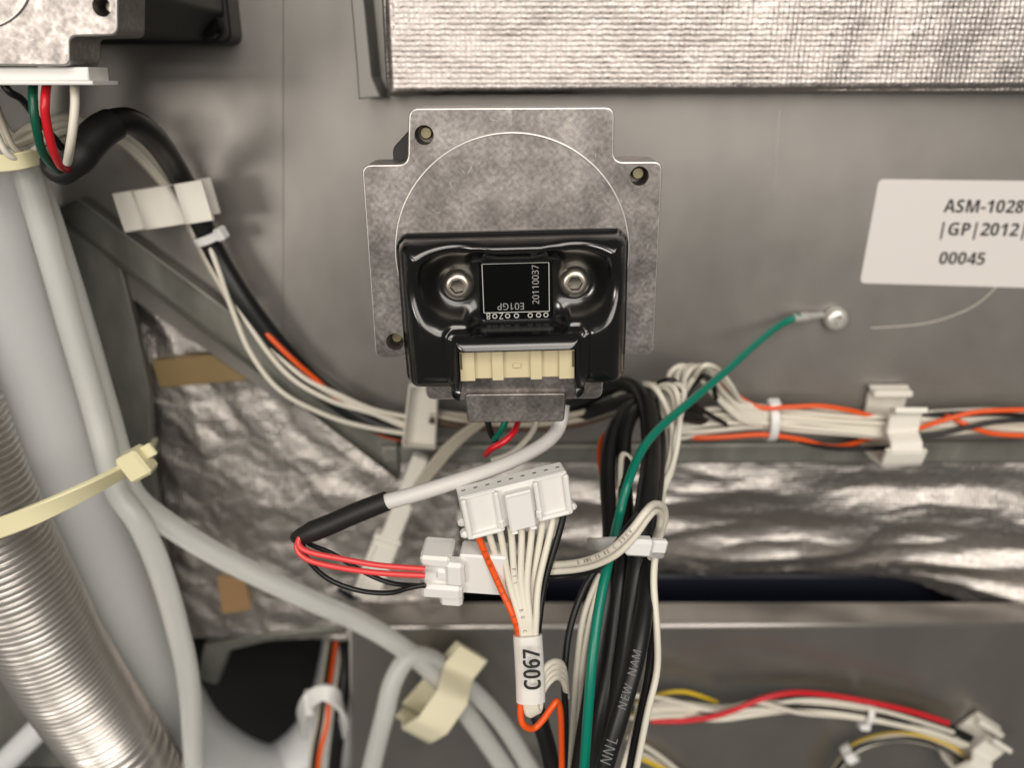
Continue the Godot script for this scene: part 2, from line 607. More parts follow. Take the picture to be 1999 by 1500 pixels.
# ------------------------------------------------------------------ the setting
func panels() -> void:
	var st := begin()
	prism(st, outline([552, -250, 2300, -250, 2300, 905, 745, 905, 552, 760], 0), -1.5, 0.0, 0.35)
	var wall := structure("back_panel", st, M.sheet, "grey galvanised sheet panel behind the stepper motor")
	st = begin()
	tube(st, path([1522, 215, 0.0, 1516, 290, 0.02, 1509, 385, 0.0]), 0.12, 6)
	obj("scratch", st, M.edge, wall)
	st = begin()
	tube(st, path([1700, 641, 0.05, 1790, 634, 0.1, 1850, 620, 0.1, 1905, 595, 0.1, 1945, 560, 0.05]), 0.13, 6)
	tag(obj("hair", st, M.cream), "pale hair stuck to the panel under the printed sticker", "hair")
	st = begin()
	prism(st, outline([-400, -250, 570, -250, 570, 800, 95, 470, -400, 470], -0.5), -2.6, -0.5, 0.1)
	structure("side_panel", st, M.sheet, "duller sheet panel beneath the upper motor, left of the vertical joint")
	# the folded ledge along the bottom of the panel
	st = begin()
	prism(st, outline([745, 872, 2300, 862, 2300, 904, 745, 906], 3), -1.0, 3.0, 0.8)
	structure("panel_ledge", st, M.sheet_dull, "folded grey ledge along the bottom of the panel under the right harness")
	# lower panel: front face and a lip folded back
	st = begin()
	prism(st, outline([680, 1224, 2300, 1218, 2300, 2200, 690, 2200], 10), 8.5, 10.0, 1.1)
	var lo := at(680, 1224, 10)
	var hi := at(2300, 1218, 10)
	for k in 1:
		rbox(st, Vector3((lo.x + hi.x) / 2, lo.y - 0.95, 2.5), Vector3(hi.x - lo.x - 1.0, 1.4, 13.0), 0.5)
	structure("lower_panel", st, M.sheet_smooth, "grey lower panel with a bright folded top edge")
	# diagonal brace and side plate on the left
	st = begin()
	prism(st, rounded(Array(outline([92, 415, 150, 385, 775, 852, 780, 942], 5)), 1.5), 1.0, 5.0, 0.5)
	tag(obj("diagonal_brace", st, M.sheet_dull), "grey sheet metal brace running diagonally behind the left cables", "brace")
	st = begin()
	prism(st, outline([-300, 330, 60, 330, 88, 400, 92, 418, 236, 520, 266, 640, 292, 760, 298, 930, 330, 1120, 345, 1500, -300, 1500], 2), -1.0, 2.0, 0.4)
	structure("side_plate", st, M.sheet_dull, "dark grey upright plate between the white hose and the crumpled foil")
	st = begin()
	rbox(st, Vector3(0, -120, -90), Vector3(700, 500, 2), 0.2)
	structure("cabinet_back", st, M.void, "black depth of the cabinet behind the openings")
	st = begin()
	rbox(st, (at(1650, 1150, -22)), Vector3(260, 16, 6), 1.0)
	tag(obj("blue_bar", st, M.blue), "dark blue bar in the gap above the bright lower edge", "bar")
	# flange beside the upper foil
	st = begin()
	prism(st, outline([668, -200, 690, -200, 726, 150, 744, 190, 700, 194, 696, 130], 16), 0.0, 16.0, 0.4)
	tag(obj("foil_bracket", st, M.bracket), "dark metal bracket along the left end of the upper foil", "bracket")
	# printed sticker
	st = begin()
	prism(st, rounded(Array(outline([1715, 350, 2130, 355, 2140, 566, 1678, 553], 0.1)), 1.6), 0.03, 0.14, 0.02)
	var s := thing("printed_sticker", "white printed sticker reading ASM-1028 on the panel", "sticker", at(1850, 556, 0.1))
	obj("paper", st, M.sticker, s)
	st = begin()
	var lines := [["ASM-1028", 1841, 416, 5.0, sans_bold], ["|GP|2012|", 1835, 461, 5.1, sans_bold], ["00045", 1831, 517, 5.0, sans_bold]]
	for l in lines:
		var p := at(l[1], l[2], 0.17)
		var tm := TextMesh.new()
		tm.text = l[0]; tm.font = l[4]; tm.font_size = 64; tm.pixel_size = l[3] / 64.0
		var w: float = tm.get_aabb().size.x
		text(st, l[0], l[4], l[3], Transform3D(Basis(Vector3.BACK, deg_to_rad(-0.6)), p + Vector3(w / 2.0, l[3] * 0.36, 0)), 0.05)
	obj("lettering", st, M.ink, s)

var crease := FastNoiseLite.new()

func cell_fine(x: float, y: float) -> float:   # a few long shallow creases in the flat foil
	return crease.get_noise_2d(x * 0.35, y * 1.1)

func foils() -> void:
	crease.seed = 77
	crease.noise_type = FastNoiseLite.TYPE_CELLULAR
	crease.cellular_return_type = FastNoiseLite.RETURN_DISTANCE2_SUB
	crease.frequency = 0.05
	crease.fractal_type = FastNoiseLite.FRACTAL_NONE
	var n := FastNoiseLite.new()
	n.seed = 5
	n.frequency = 0.03
	n.fractal_octaves = 4
	# upper foil: a flat wrapped slab
	var a := at(735, -140, 17)
	var b := at(2200, 186, 17)
	var st := begin()
	grid(st, 150, 50, func(i, j):
		var u := float(i) / 150; var v := float(j) / 50
		var x := lerpf(a.x, b.x, u); var y := lerpf(b.y + 1.6 * (u - 0.12), a.y, v)
		var e := minf(minf(u * 150, (150 - i)), float(j))
		return Vector3(x, y + (0.25 * n.get_noise_2d(x * 6, 7) if j < 2 else 0.0), 17.0 + 0.5 * cell_fine(x, y) + n.get_noise_2d(x * 1.2, y * 1.2) * 0.5 + 0.18 * n.get_noise_2d(x * 5 + 90, y * 0.7) - (2.2 if e < 0.5 else (0.5 if e < 1.5 else 0.0))))
	rbox(st, Vector3((a.x + b.x) / 2, (a.y + b.y) / 2 + 0.4, 8.0), Vector3(b.x - a.x - 0.4, a.y - b.y - 0.6, 15.0), 0.5)
	tag(obj("upper_foil", st, M.foil), "flat silver foil faced slab of insulation at the top", "foil insulation")
	# right foil: wrinkled sheet under the ledge
	var n2 := FastNoiseLite.new()
	n2.seed = 17
	n2.frequency = 0.022
	n2.fractal_type = FastNoiseLite.FRACTAL_RIDGED
	n2.fractal_octaves = 2
	var cell := FastNoiseLite.new()
	cell.seed = 23
	cell.noise_type = FastNoiseLite.TYPE_CELLULAR
	cell.cellular_return_type = FastNoiseLite.RETURN_DISTANCE2_SUB
	cell.cellular_distance_function = FastNoiseLite.DISTANCE_EUCLIDEAN
	cell.frequency = 0.07
	cell.fractal_type = FastNoiseLite.FRACTAL_NONE
	cell.domain_warp_enabled = true
	cell.domain_warp_amplitude = 9.0
	cell.domain_warp_frequency = 0.03
	var c := at(830, 895, -7)
	var d := at(2250, 1152, -7)
	st = begin()
	grid(st, 420, 84, func(i, j):
		var u := float(i) / 420; var v := float(j) / 84
		var x := lerpf(c.x, d.x, u)
		var drop := smoothstep(0.62, 0.8, u) * 9.0 + 1.6 * n.get_noise_2d(x * 2, 40)
		var y := lerpf(d.y - drop, c.y, v)
		var z := -9.0 + 3.4 * n2.get_noise_2d(x * 0.3 + y * 0.35, y * 1.25 - x * 0.08) * smoothstep(1.0, 0.75, v) + 0.2 * n.get_noise_2d(x * 2, y * 4) + 0.9 * cell.get_noise_2d(x * 0.55 + y * 0.3, y * 1.7) + 0.25 * cell.get_noise_2d(x * 1.6 + 90, y * 2.6)
		z += -9.0 * pow(1.0 - v, 2.0) * (1.0 - smoothstep(0.6, 0.85, u)) + 6.0 * smoothstep(0.65, 0.9, u) * (1.0 - v)
		return Vector3(x, y, z))
	tag(obj("wrinkled_foil", st, M.foil_dull), "wrinkled silver foil sheet under the ledge on the right", "foil insulation")
	# left foil: crumpled sheet behind the brace
	var e0 := at(225, 520, -6)
	var e1 := at(900, 1244, -6)
	st = begin()
	grid(st, 200, 200, func(i, j):
		var u := float(i) / 200; var v := float(j) / 200
		var x := lerpf(e0.x, e1.x, u); var y := lerpf(e1.y, e0.y, v)
		var z := -2.5 - 9.5 * v + 2.4 * n2.get_noise_2d(x * 0.6 + 300 + y * 0.2, y * 0.5) * (0.35 + 0.65 * smoothstep(0.3, 0.7, v)) + 0.3 * n.get_noise_2d(x * 2.5, y * 2.5 + 70) + 0.95 * cell.get_noise_2d(x * 0.9 + y * 0.4, y * 1.0) + 0.35 * cell.get_noise_2d(x * 2.2 + 50, y * 2.0)
		if j < 2: z -= 3.0
		return Vector3(x, y, z))
	var f := obj("crumpled_foil", st, M.foil_dull)
	tag(f, "crumpled dull silver foil sheet below the diagonal brace", "foil insulation")
	st = begin()
	prism(st, rounded(Array(outline([296, 706, 468, 688, 500, 742, 312, 758], -2)), 0.8), -6.0, -2.0, 0.3)
	tag(obj("tan_tape", st, M.tan_tape), "tan strip of tape on the crumpled foil below the brace", "tape")
	st = begin()
	prism(st, rounded(Array(outline([424, 1128, 478, 1134, 490, 1192, 434, 1200], -3)), 0.8), -7.0, -3.0, 0.2)
	tag(obj("amber_tape", st, M.amber_tape), "small amber square of tape at the foot of the crumpled foil", "tape")
	st = begin()
	prism(st, outline([385, 1330, 398, 1262, 520, 1238, 676, 1224, 676, 1239, 520, 1254, 448, 1272, 424, 1338], -2), -9.0, -2.0, 0.7)
	tag(obj("foil_rail", st, M.sheet_dull), "narrow metal rail along the bottom of the crumpled foil above the black opening", "rail")

# ------------------------------------------------------------------ the stepper motor with its encoder
func hex_screw(parent: Node3D, p: Vector3, r: float, turn := 0.0, called := "screw") -> void:
	X = Transform3D(Basis(Vector3.BACK, turn), p)
	var st := begin()
	var h := r * 0.55
	var sock := r * 0.46
	lathe(st, [Vector2(r, -2.0), Vector2(r, 0.0)], 36, false)
	var dome := [Vector2(r, 0.0)]
	for k in range(1, 8):
		var t := k / 7.0
		dome.append(Vector2(lerpf(r, sock * 1.25, pow(t, 1.35)), h * sin(t * PI / 2)))
	lathe(st, dome, 36, true)
	var rec := begin()   # hexagonal socket
	for k in 36:
		var a0 := TAU * k / 36; var a1 := TAU * (k + 1) / 36
		var hexr := func(a): return sock * cos(PI / 6) / cos(fposmod(a, PI / 3) - PI / 6) / cos(PI / 6) * 0.93
		var o0 := Vector3(cos(a0), sin(a0), 0) * sock * 1.25; var o1 := Vector3(cos(a1), sin(a1), 0) * sock * 1.25
		var i0: Vector3 = Vector3(cos(a0), sin(a0), 0) * hexr.call(a0); var i1: Vector3 = Vector3(cos(a1), sin(a1), 0) * hexr.call(a1)
		var zt := Vector3(0, 0, h); var zb := Vector3(0, 0, h - 1.6)
		quad(st, o0 + zt, o1 + zt, i1 + zt, i0 + zt, 5)
		quad(rec, i0 + zt, i1 + zt, i1 + zb, i0 + zb, -1)
		tri(rec, zb - Vector3(0, 0, 0.4), i0 + zb, i1 + zb, 6)
	var made := obj(called, st, M.steel, null if parent == null else parent)
	obj("hex_recess", rec, M.recess, made if origin_depth(made) < 2 else parent)
	X = Transform3D.IDENTITY

func motor() -> void:
	var t := thing("stepper_motor", "stepper motor with cast cap and glossy black encoder in the middle", "motor", at(1000, 780, 40))
	var z := 72.0
	var o := outline([798, 211, 1200, 209, 1198, 316, 1294, 315, 1276, 693, 1181, 695, 1175, 779, 832, 781, 826, 700, 733, 701, 706, 322, 796, 321], z)
	var h0 := at(828, 264, z); var h1 := at(1248, 344, z); var h2 := at(771, 668, z)
	var holes := []
	for p in [h0, h1, h2]:
		holes.append([Vector2(p.x, p.y), 1.85])
	var st := begin()
	var es := begin()
	prism(st, rounded(Array(o), 1.9), z - 11.0, z, 0.3, holes, 7.0, es)
	obj("cap_edge", es, M.edge, obj("end_cap", st, M.cast, t))
	for p in [h0, h1, h2]:
		X = Transform3D(Basis(), p + Vector3(0.1, 0.25, -6.4))
		st = begin()
		lathe(st, [Vector2(1.25, -1), Vector2(1.25, 3.6), Vector2(1.0, 3.9), Vector2(0.001, 3.9)], 20, false)
		obj("cap_bolt", st, M.brass_bolt, t)
	X = Transform3D(Basis(), at(1000, 497, z))
	st = begin()
	lathe(st, [Vector2(23.4, -0.6), Vector2(23.4, 0.38), Vector2(0.001, 0.38)], 96, false)
	var rim := begin()
	lathe(rim, [Vector2(23.75, -0.3), Vector2(23.75, 0.12), Vector2(23.68, 0.33), Vector2(23.52, 0.44), Vector2(23.3, 0.42), Vector2(23.25, 0.3)], 96, true)
	obj("boss_rim", rim, M.edge, obj("round_boss", st, M.cast, t))
	X = Transform3D.IDENTITY
	st = begin()
	prism(st, rounded(Array(outline([907, 770, 1106, 768, 1101, 824, 913, 826], z + 1.6)), 0.8), z - 10, z + 1.6, 0.3)
	obj("lead_block", st, M.cast, t)
	st = begin()   # laminated body behind the cap
	var cc := at(1000, 480, z) + Vector3(-1.6, 0, 0)
	prism(st, rounded([Vector2(cc.x - 23.0, cc.y - 18), Vector2(cc.x - 18, cc.y - 23.0), Vector2(cc.x + 18, cc.y - 23.0), Vector2(cc.x + 21.0, cc.y - 18), Vector2(cc.x + 21.0, cc.y + 18), Vector2(cc.x + 18, cc.y + 23.0), Vector2(cc.x - 18, cc.y + 23.0), Vector2(cc.x - 23.0, cc.y + 18)], 1.0), 0.3, z - 11, 0.2)
	obj("motor_body", st, M.motor_black, t)
	encoder(t, z)

func rect_sdf(x: float, y: float, x0: float, x1: float, y0: float, y1: float, r: float) -> float:
	var dx := absf(x - (x0 + x1) / 2) - (x1 - x0) / 2 + r
	var dy := absf(y - (y0 + y1) / 2) - (y1 - y0) / 2 + r
	return Vector2(maxf(dx, 0), maxf(dy, 0)).length() + minf(maxf(dx, dy), 0) - r

func smin(a: float, b: float, k: float) -> float:
	var h := maxf(k - absf(a - b), 0) / k
	return minf(a, b) - h * h * k / 4

const EX := 23.2
const EY0 := -17.3
const EY1 := 15.7
const NOTCH0 := -11.5
const NOTCH1 := 12.3
const NOTCHY := -6.7

func cover_height(x: float, y: float) -> float:
	var d := -rect_sdf(x, y, -EX, EX, EY0, EY1, 3.2)
	if d <= 0.0:
		return 0.0
	var q := clampf((d - 0.7) / 4.8, 0.0, 1.0)
	var h := 1.6 + 6.4 * sqrt(maxf(0.0, 1.0 - (1.0 - q) * (1.0 - q))) if d > 0.7 else 1.6 * sqrt(clampf(d / 0.25, 0, 1))
	h -= 0.9 * smoothstep(-4, -15, y) * smoothstep(13.0, 15.0, absf(x))
	var wells := smin(Vector2(x + 11.0, y - 5.4).length() - 4.7, Vector2(x - 12.2, y - 5.4).length() - 4.7, 0.1)
	var win := rect_sdf(x, y, -6.5, 7.7, -1.5, 9.4, 0.8)
	var wt := smoothstep(5.6, -1.2, wells)
	var vt := smoothstep(4.2, -0.1, win)
	var low := 1.0 - (1.0 - wt) * (1.0 - vt)
	h = lerpf(h, 2.4, low)
	# hood over the socket, with a crease before it
	var hood := -rect_sdf(x, y, NOTCH0 - 2.0, NOTCH1 + 2.0, -26.0, -3.2, 1.4)
	var hq := clampf(hood / 3.6, 0.0, 1.0)
	if hood > 0:
		h = maxf(h, 4.2 + 5.6 * sqrt(maxf(0.0, 1.0 - (1.0 - hq) * (1.0 - hq))))
	else:
		h -= 0.7 * exp(-hood * hood * 1.6)
	return minf(h, 1.6 + 8.4 * sqrt(clampf((d - 0.4) / 2.5, 0.0, 1.0))) if d > 0.7 else h

func encoder(t: Node3D, z: float) -> void:
	var f := Transform3D(Basis(Vector3.BACK, deg_to_rad(1.5)), at(1003, 597, z + 0.3))
	X = f
	var xs := []
	var ys := []
	for i in 134:
		xs.append(-EX - 0.35 + 0.353 * i)
	for v in [NOTCH0, NOTCH0 + 0.03, NOTCH1, NOTCH1 + 0.03, -EX + 0.05, -EX + 0.12, EX - 0.05, EX - 0.12]:
		xs.append(v)
	for i in 98:
		ys.append(EY0 - 0.3 + 0.347 * i)
	for v in [NOTCHY, NOTCHY + 0.03, EY0 + 0.05, EY0 + 0.12, EY1 - 0.05, EY1 - 0.12]:
		ys.append(v)
	xs.sort(); ys.sort()
	var st := begin()
	var out := func(x, y): return rect_sdf(x, y, -EX, EX, EY0, EY1, 3.2) > 0.0
	grid(st, xs.size() - 1, ys.size() - 1, func(i, j):
		var x: float = xs[i]; var y: float = ys[j]
		var d := rect_sdf(x, y, -EX, EX, EY0, EY1, 3.2)
		if d > 0:   # pull to the outline
			var g := Vector2(rect_sdf(x + 0.01, y, -EX, EX, EY0, EY1, 3.2) - d, rect_sdf(x, y + 0.01, -EX, EX, EY0, EY1, 3.2) - d).normalized()
			return Vector3(x - g.x * d, y - g.y * d, -0.3)
		var in_notch: bool = x > NOTCH0 + 0.01 and x < NOTCH1 + 0.02 and y < NOTCHY + 0.01
		return Vector3(x, y, -0.25 if in_notch else cover_height(x, y)),
		func(i, j):
			var x: float = (xs[i] + xs[i + 1]) / 2; var y: float = (ys[j] + ys[j + 1]) / 2
			if x > NOTCH0 + 0.03 and x < NOTCH1 and y < NOTCHY:
				return true
			return out.call(xs[i], ys[j]) and out.call(xs[i + 1], ys[j]) and out.call(xs[i], ys[j + 1]) and out.call(xs[i + 1], ys[j + 1]))
	var c := obj("encoder_cover", st, M.gloss, t)
	# small vent pin on the right lobe
	X = f * Transform3D(Basis(), Vector3(18.0, -8.3, 6.6))
	st = begin()
	lathe(st, [Vector2(1.25, 0), Vector2(1.25, 0.75), Vector2(1.0, 0.85), Vector2(0.9, 0.5), Vector2(0.001, 0.5)], 20, false)
	obj("vent_ring", st, M.gloss, c)
	st = begin()
	rbox(st, Vector3(0, 0.1, 0.7), Vector3(0.6, 1.0, 0.4), 0.1)
	obj("vent_plug", st, M.print_grey, c)
	# the circuit board in the window
	X = f
	st = begin()
	prism(st, rounded([Vector2(-6.8, -2.3), Vector2(7.9, -2.3), Vector2(7.9, 9.9), Vector2(-6.8, 9.9)], 0.3), 1.2, 2.75, 0.05)
	obj("circuit_board", st, M.board, c)
	st = begin()
	var bx0 := -6.1; var bx1 := 7.2; var by0 := -0.6; var by1 := 9.45; var lw := 0.14
	rbox(st, Vector3((bx0 + bx1) / 2, by0, 2.8), Vector3(bx1 - bx0, lw, 0.06), 0.01)
	rbox(st, Vector3((bx0 + bx1) / 2, by1, 2.8), Vector3(bx1 - bx0, lw * 0.7, 0.06), 0.01)
	rbox(st, Vector3(bx0, (by0 + by1) / 2, 2.802), Vector3(lw, by1 - by0 - 0.2, 0.06), 0.01)
	rbox(st, Vector3(bx1, (by0 + by1) / 2, 2.802), Vector3(lw, by1 - by0 - 0.2, 0.06), 0.01)
	text(st, "8", sans, 1.8, Transform3D(Basis(Vector3.BACK, PI), Vector3(-5.2, -1.3, 2.8)), 0.06)
	text(st, "Z", sans, 1.8, Transform3D(Basis(Vector3.BACK, PI), Vector3(-2.6, -1.3, 2.8)), 0.06)
	for k in [-3.9, -1.3, 0.5, 3.3, 5.0, 6.5]:
		X = f * Transform3D(Basis(), Vector3(k, -1.35, 2.78))
		lathe(st, [Vector2(0.52, 0), Vector2(0.52, 0.05), Vector2(0.34, 0.05), Vector2(0.34, 0)], 20, false)
	X = f
	obj("board_outline", st, M.print_white, c)
	st = begin()
	text(st, "20110037", sans, 1.85, Transform3D(Basis(Vector3.BACK, PI / 2), Vector3(4.5, 5.0, 2.8)), 0.06)
	text(st, "E01GP", sans, 1.95, Transform3D(Basis(Vector3.BACK, PI), Vector3(-0.6, 0.65, 2.8)), 0.06)
	obj("lettering", st, M.print_grey, c)
	X = Transform3D.IDENTITY
	hex_screw(c, f * Vector3(-11.0, 5.6, 3.6), 3.15, 0.2)
	hex_screw(c, f * Vector3(12.2, 5.6, 3.6), 3.15, 0.05)
	# ivory socket, its mouth downwards
	X = f
	st = begin()
	var w := NOTCH1 - NOTCH0 - 0.5
	var mx := (NOTCH0 + NOTCH1) / 2
	rbox(st, Vector3(mx, -10.2, 3.4), Vector3(w, 7.0, 5.2), 0.15)
	for k in [[-11.2, -8.2], [-4.7, -2.4], [3.1, 5.4], [8.9, 12.0]]:
		rbox(st, Vector3((k[0] + k[1]) / 2, -10.23, 6.35), Vector3(k[1] - k[0], 7.1, 1.3), 0.08)
	rbox(st, Vector3(0.35, -10.9, 6.15), Vector3(1.7, 1.0, 0.6), 0.15)
	var sk := obj("socket", st, M.ivory, c)
	st = begin()
	for k in [-10.9, 11.7]:
		st = begin()
		rbox(st, Vector3(k, -9.5, 6.8), Vector3(0.4, 3.4, 0.7), 0.05)
		obj("socket_contact", st, M.brass_bolt, c)
	X = Transform3D.IDENTITY
	sk.set_meta("label", "ivory socket with four raised ribs")

func upper_motor() -> void:
	var t := thing("stepper_motor", "stepper motor cut off at the top left, cast cap and black body", "motor", at(140, 120, 30))
	var z := 72.0
	var h := at(199, 13, z)
	var rim: SurfaceTool
	var st := begin()
	var es := begin()
	prism(st, rounded(Array(outline([-420, -330, 229, -340, 230, 69, 136, 71, 137, 129, -420, 124], z)), 1.4), z - 11.5, z, 0.33, [[Vector2(h.x, h.y), 1.7]], 7.0, es)
	obj("cap_edge", es, M.edge, obj("end_cap", st, M.cast, t))
	X = Transform3D(Basis(), h + Vector3(0.1, 0.25, -6.4))
	st = begin()
	lathe(st, [Vector2(1.2, -1), Vector2(1.2, 2.6), Vector2(0.9, 3.0), Vector2(0.001, 3.0)], 20, false)
	obj("cap_bolt", st, M.steel, t)
	X = Transform3D(Basis(), at(-60, -80, z))
	st = begin()
	lathe(st, [Vector2(11, -0.5), Vector2(11, 0.4), Vector2(0.001, 0.4)], 64, false)
	rim = begin()
	lathe(rim, [Vector2(11.4, -0.3), Vector2(11.4, 0.1), Vector2(11.3, 0.36), Vector2(11.1, 0.46), Vector2(10.9, 0.35)], 64, true)
	obj("boss_rim", rim, M.edge, obj("round_boss", st, M.cast, t))
	X = Transform3D.IDENTITY
	st = begin()
	var a := at(229, 60, z)
	var w := 58.0
	var o := [Vector2(a.x - w, a.y + 1.0), Vector2(a.x - 7, a.y + 1.0), Vector2(a.x - 0.6, a.y + 7.4), Vector2(a.x - 0.6, a.y + w), Vector2(a.x - w, a.y + w)]
	prism(st, rounded(o, 0.8), 9.0, z - 11.5, 0.2)
	obj("motor_body", st, M.motor_black, t)
	st = begin()
	prism(st, rounded([Vector2(a.x - w, a.y + 0.2), Vector2(a.x + 0.3, a.y + 0.2), Vector2(a.x + 0.3, a.y + w), Vector2(a.x - w, a.y + w)], 3.0), -1.0, 9.0, 0.8)
	obj("mounting_flange", st, M.motor_black, t)
	X = Transform3D(Basis(), Vector3(a.x - 4.6, a.y + 4.6, 9.0))
	st = begin()
	lathe(st, [Vector2(3.6, -0.5), Vector2(3.6, 2.4), Vector2(3.1, 3.0), Vector2(1.6, 3.0), Vector2(1.5, 1.6), Vector2(0.001, 1.6)], 28, false)
	obj("flange_screw", st, M.gloss, t)
	X = Transform3D.IDENTITY
	# its plug and leads
	var c := thing("motor_cable", "black motor cable with white plug under the upper motor", "cable", at(100, 170, 60))
	st = begin()
	prism(st, outline([-300, 133, 171, 131, 174, 158, -300, 158], 70), 62.0, 70.0, 0.3)
	prism(st, outline([-300, 156, 180, 158, 181, 166, -300, 166], 71.5), 61.0, 71.5, 0.3)
	obj("plug", st, M.white, c)
	wire(c, M.black, 0.75, [5, 160, 66, 20, 180, 66, 45, 196, 64, 75, 235, 60, 100, 262, 58, 122, 290, 56], "lead")
	wire(c, M.dark_green, 0.85, [66, 150, 65, 65, 195, 69, 72, 250, 69, 85, 300, 66, 112, 330, 60, 130, 331, 58], "lead")
	wire(c, M.red, 0.85, [94, 150, 65, 89, 195, 69, 90, 230, 69, 102, 285, 67, 118, 322, 63, 135, 330, 58], "lead")
	wire(c, M.cream, 0.83, [145, 150, 65, 147, 200, 69, 143, 250, 70, 137, 290, 69, 132, 318, 66], "lead")
	st = begin()
	tube(st, path([86, 310, 56, 98, 328, 57, 122, 340, 57, 150, 318, 56, 172, 285, 53, 196, 258, 50, 222, 242, 47]), [0.9, 2.0, 2.4, 3.5, 3.7, 3.5], 16)
	obj("heat_shrink", st, M.shrink, c)
	st = begin()
	tube(st, path([195, 255, 50, 230, 238, 46, 262, 240, 42, 300, 268, 34, 336, 318, 22, 368, 375, 14, 392, 432, 12, 425, 500, 10, 480, 590, 10, 550, 680, 8, 640, 770, 6, 740, 830, 5, 830, 850, 5]), 2.95, 18)
	obj("jacket", st, M.black_cable, c)

# ------------------------------------------------------------------ hoses on the left
func big_hoses() -> void:
	var st := begin()
	tube(st, path([-75, 20, 34, -72, 180, 34, -70, 330, 34, -40, 520, 34, 25, 720, 34, 100, 930, 34, 180, 1120, 30, 270, 1310, 20, 380, 1470, 2, 530, 1530, -18, 650, 1430, -30, 700, 1270, -38, 705, 1150, -42]), 15.0, 40, 10)
	tag(obj("white_hose", st, M.hose), "thick bluish white hose curving down the left side into a U", "hose")
	st = begin()
	tube(st, path([-300, 330, 52, -250, 480, 56, -190, 640, 60, -120, 800, 61, -70, 930, 62, -20, 1035, 62, 42, 1155, 60, 112, 1285, 56, 195, 1410, 50, 300, 1560, 42]), 12.6, 36, 90, 0.0, 0.72, 1.75)
	tag(obj("corrugated_hose", st, M.hose_metal), "shiny corrugated metal hose in front of the white hose", "hose")
	st = begin()
	tube(st, path([130, 1370, 20, 60, 1440, 20, -60, 1560, 20]), 4.2, 18)
	tag(obj("hose_stub", st, M.hose), "pale bluish pipe in the bottom left corner behind the corrugated hose", "pipe")
	# large cable tie
	var t := thing("cable_tie", "wide yellowish cable tie around the white hose and corrugated hose", "cable tie", at(270, 935, 66))
	st = begin()
	strip(st, path([-130, 1075, 68, -40, 1045, 76, 60, 1008, 78, 160, 962, 74, 240, 920, 66, 285, 890, 56, 300, 870, 30]), (at(0, 1100, 70) - at(30, 1000, 70)).normalized(), 4.6, 1.3)
	obj("band", st, M.tie_yellow, t)
	st = begin()
	var d := (at(280, 895, 66) - at(200, 938, 66)).normalized()
	var up := Vector3(0, 0, 1)
	up = (up - d * up.dot(d)).normalized()
	X = Transform3D(Basis(d, up.cross(d), up), at(268, 905, 66))
	rbox(st, Vector3.ZERO, Vector3(6.0, 6.8, 5.0), 0.7)
	rbox(st, Vector3(4.0, 1.2, -0.5), Vector3(3.0, 3.2, 1.2), 0.3)
	obj("head", st, M.tie_yellow, t)
	X = Transform3D.IDENTITY
	st = begin()
	strip(st, path([-120, 330, 50, -40, 322, 54, 30, 316, 54, 70, 306, 50, 100, 296, 42]), Vector3(0, 1, 0.1).normalized(), 3.6, 1.4)
	tag(obj("cable_tie", st, M.tie_yellow), "yellowish cable tie under the loose coloured leads, top left", "cable tie")
	# thin translucent tubes
	st = begin()
	tube(st, path([38, 290, 38, 92, 470, 39, 140, 640, 40, 186, 800, 42, 212, 900, 45, 232, 965, 47, 272, 1020, 48, 312, 1110, 48, 345, 1220, 48, 370, 1340, 48, 382, 1530, 48]), 3.1, 18)
	tag(obj("clear_tube", st, M.tubing), "milky tube hanging straight down from the wide cable tie", "tube", "milky tubes")
	st = begin()
	tube(st, path([56, 310, 34, 112, 480, 34, 162, 640, 35, 208, 800, 37, 236, 900, 41, 262, 968, 43, 330, 1025, 42, 440, 1092, 38, 590, 1165, 32, 700, 1214, 27, 790, 1268, 25, 860, 1330, 25, 930, 1420, 22, 1005, 1530, 20]), 3.2, 18)
	tag(obj("clear_tube", st, M.tubing), "long milky tube slanting from the wide cable tie to the ivory clip", "tube", "milky tubes")
	st = begin()
	tube(st, path([872, 1316, 22, 845, 1288, 23, 800, 1284, 26, 768, 1330, 30, 750, 1400, 33, 735, 1460, 33, 716, 1540, 33]), 3.1, 18)
	tag(obj("clear_tube", st, M.tubing), "milky tube bending down from the left of the ivory clip", "tube", "milky tubes")
	st = begin()
	tube(st, path([840, 1292, 20, 880, 1318, 24, 930, 1356, 24, 985, 1420, 21, 1045, 1520, 19]), 2.9, 18)
	tag(obj("clear_tube", st, M.tubing), "milky tube leaving the ivory clip lower right, beside its twin", "tube", "milky tubes")

func saddle(called: String, label: String, p0: Vector3, p1: Vector3, w: float, high: float, m: Material, steps: Array) -> void:
	# a plastic band over cables: steps give (share of the way, share of the height) along the band
	var dir := (p1 - p0)
	var side := Vector3.BACK.cross(dir).normalized()
	var pts := PackedVector3Array()
	for s in steps:
		pts.append(p0 + dir * s[0] + Vector3(0, 0, high * s[1]))
	var t := thing(called, label, "cable clip", p0.lerp(p1, 0.5))
	var st := begin()
	strip(st, pts, side, w, 1.5, 3, true)
	obj("band", st, m, t)
	st = begin()
	X = Transform3D(Basis(dir.normalized(), side, dir.normalized().cross(side)), p0.lerp(p1, 0.5))
	rbox(st, Vector3(0, 0, -1.2), Vector3(dir.length() * 0.86, w * 0.94, 1.4), 0.3)
	X = Transform3D.IDENTITY
	obj("base", st, m, t)

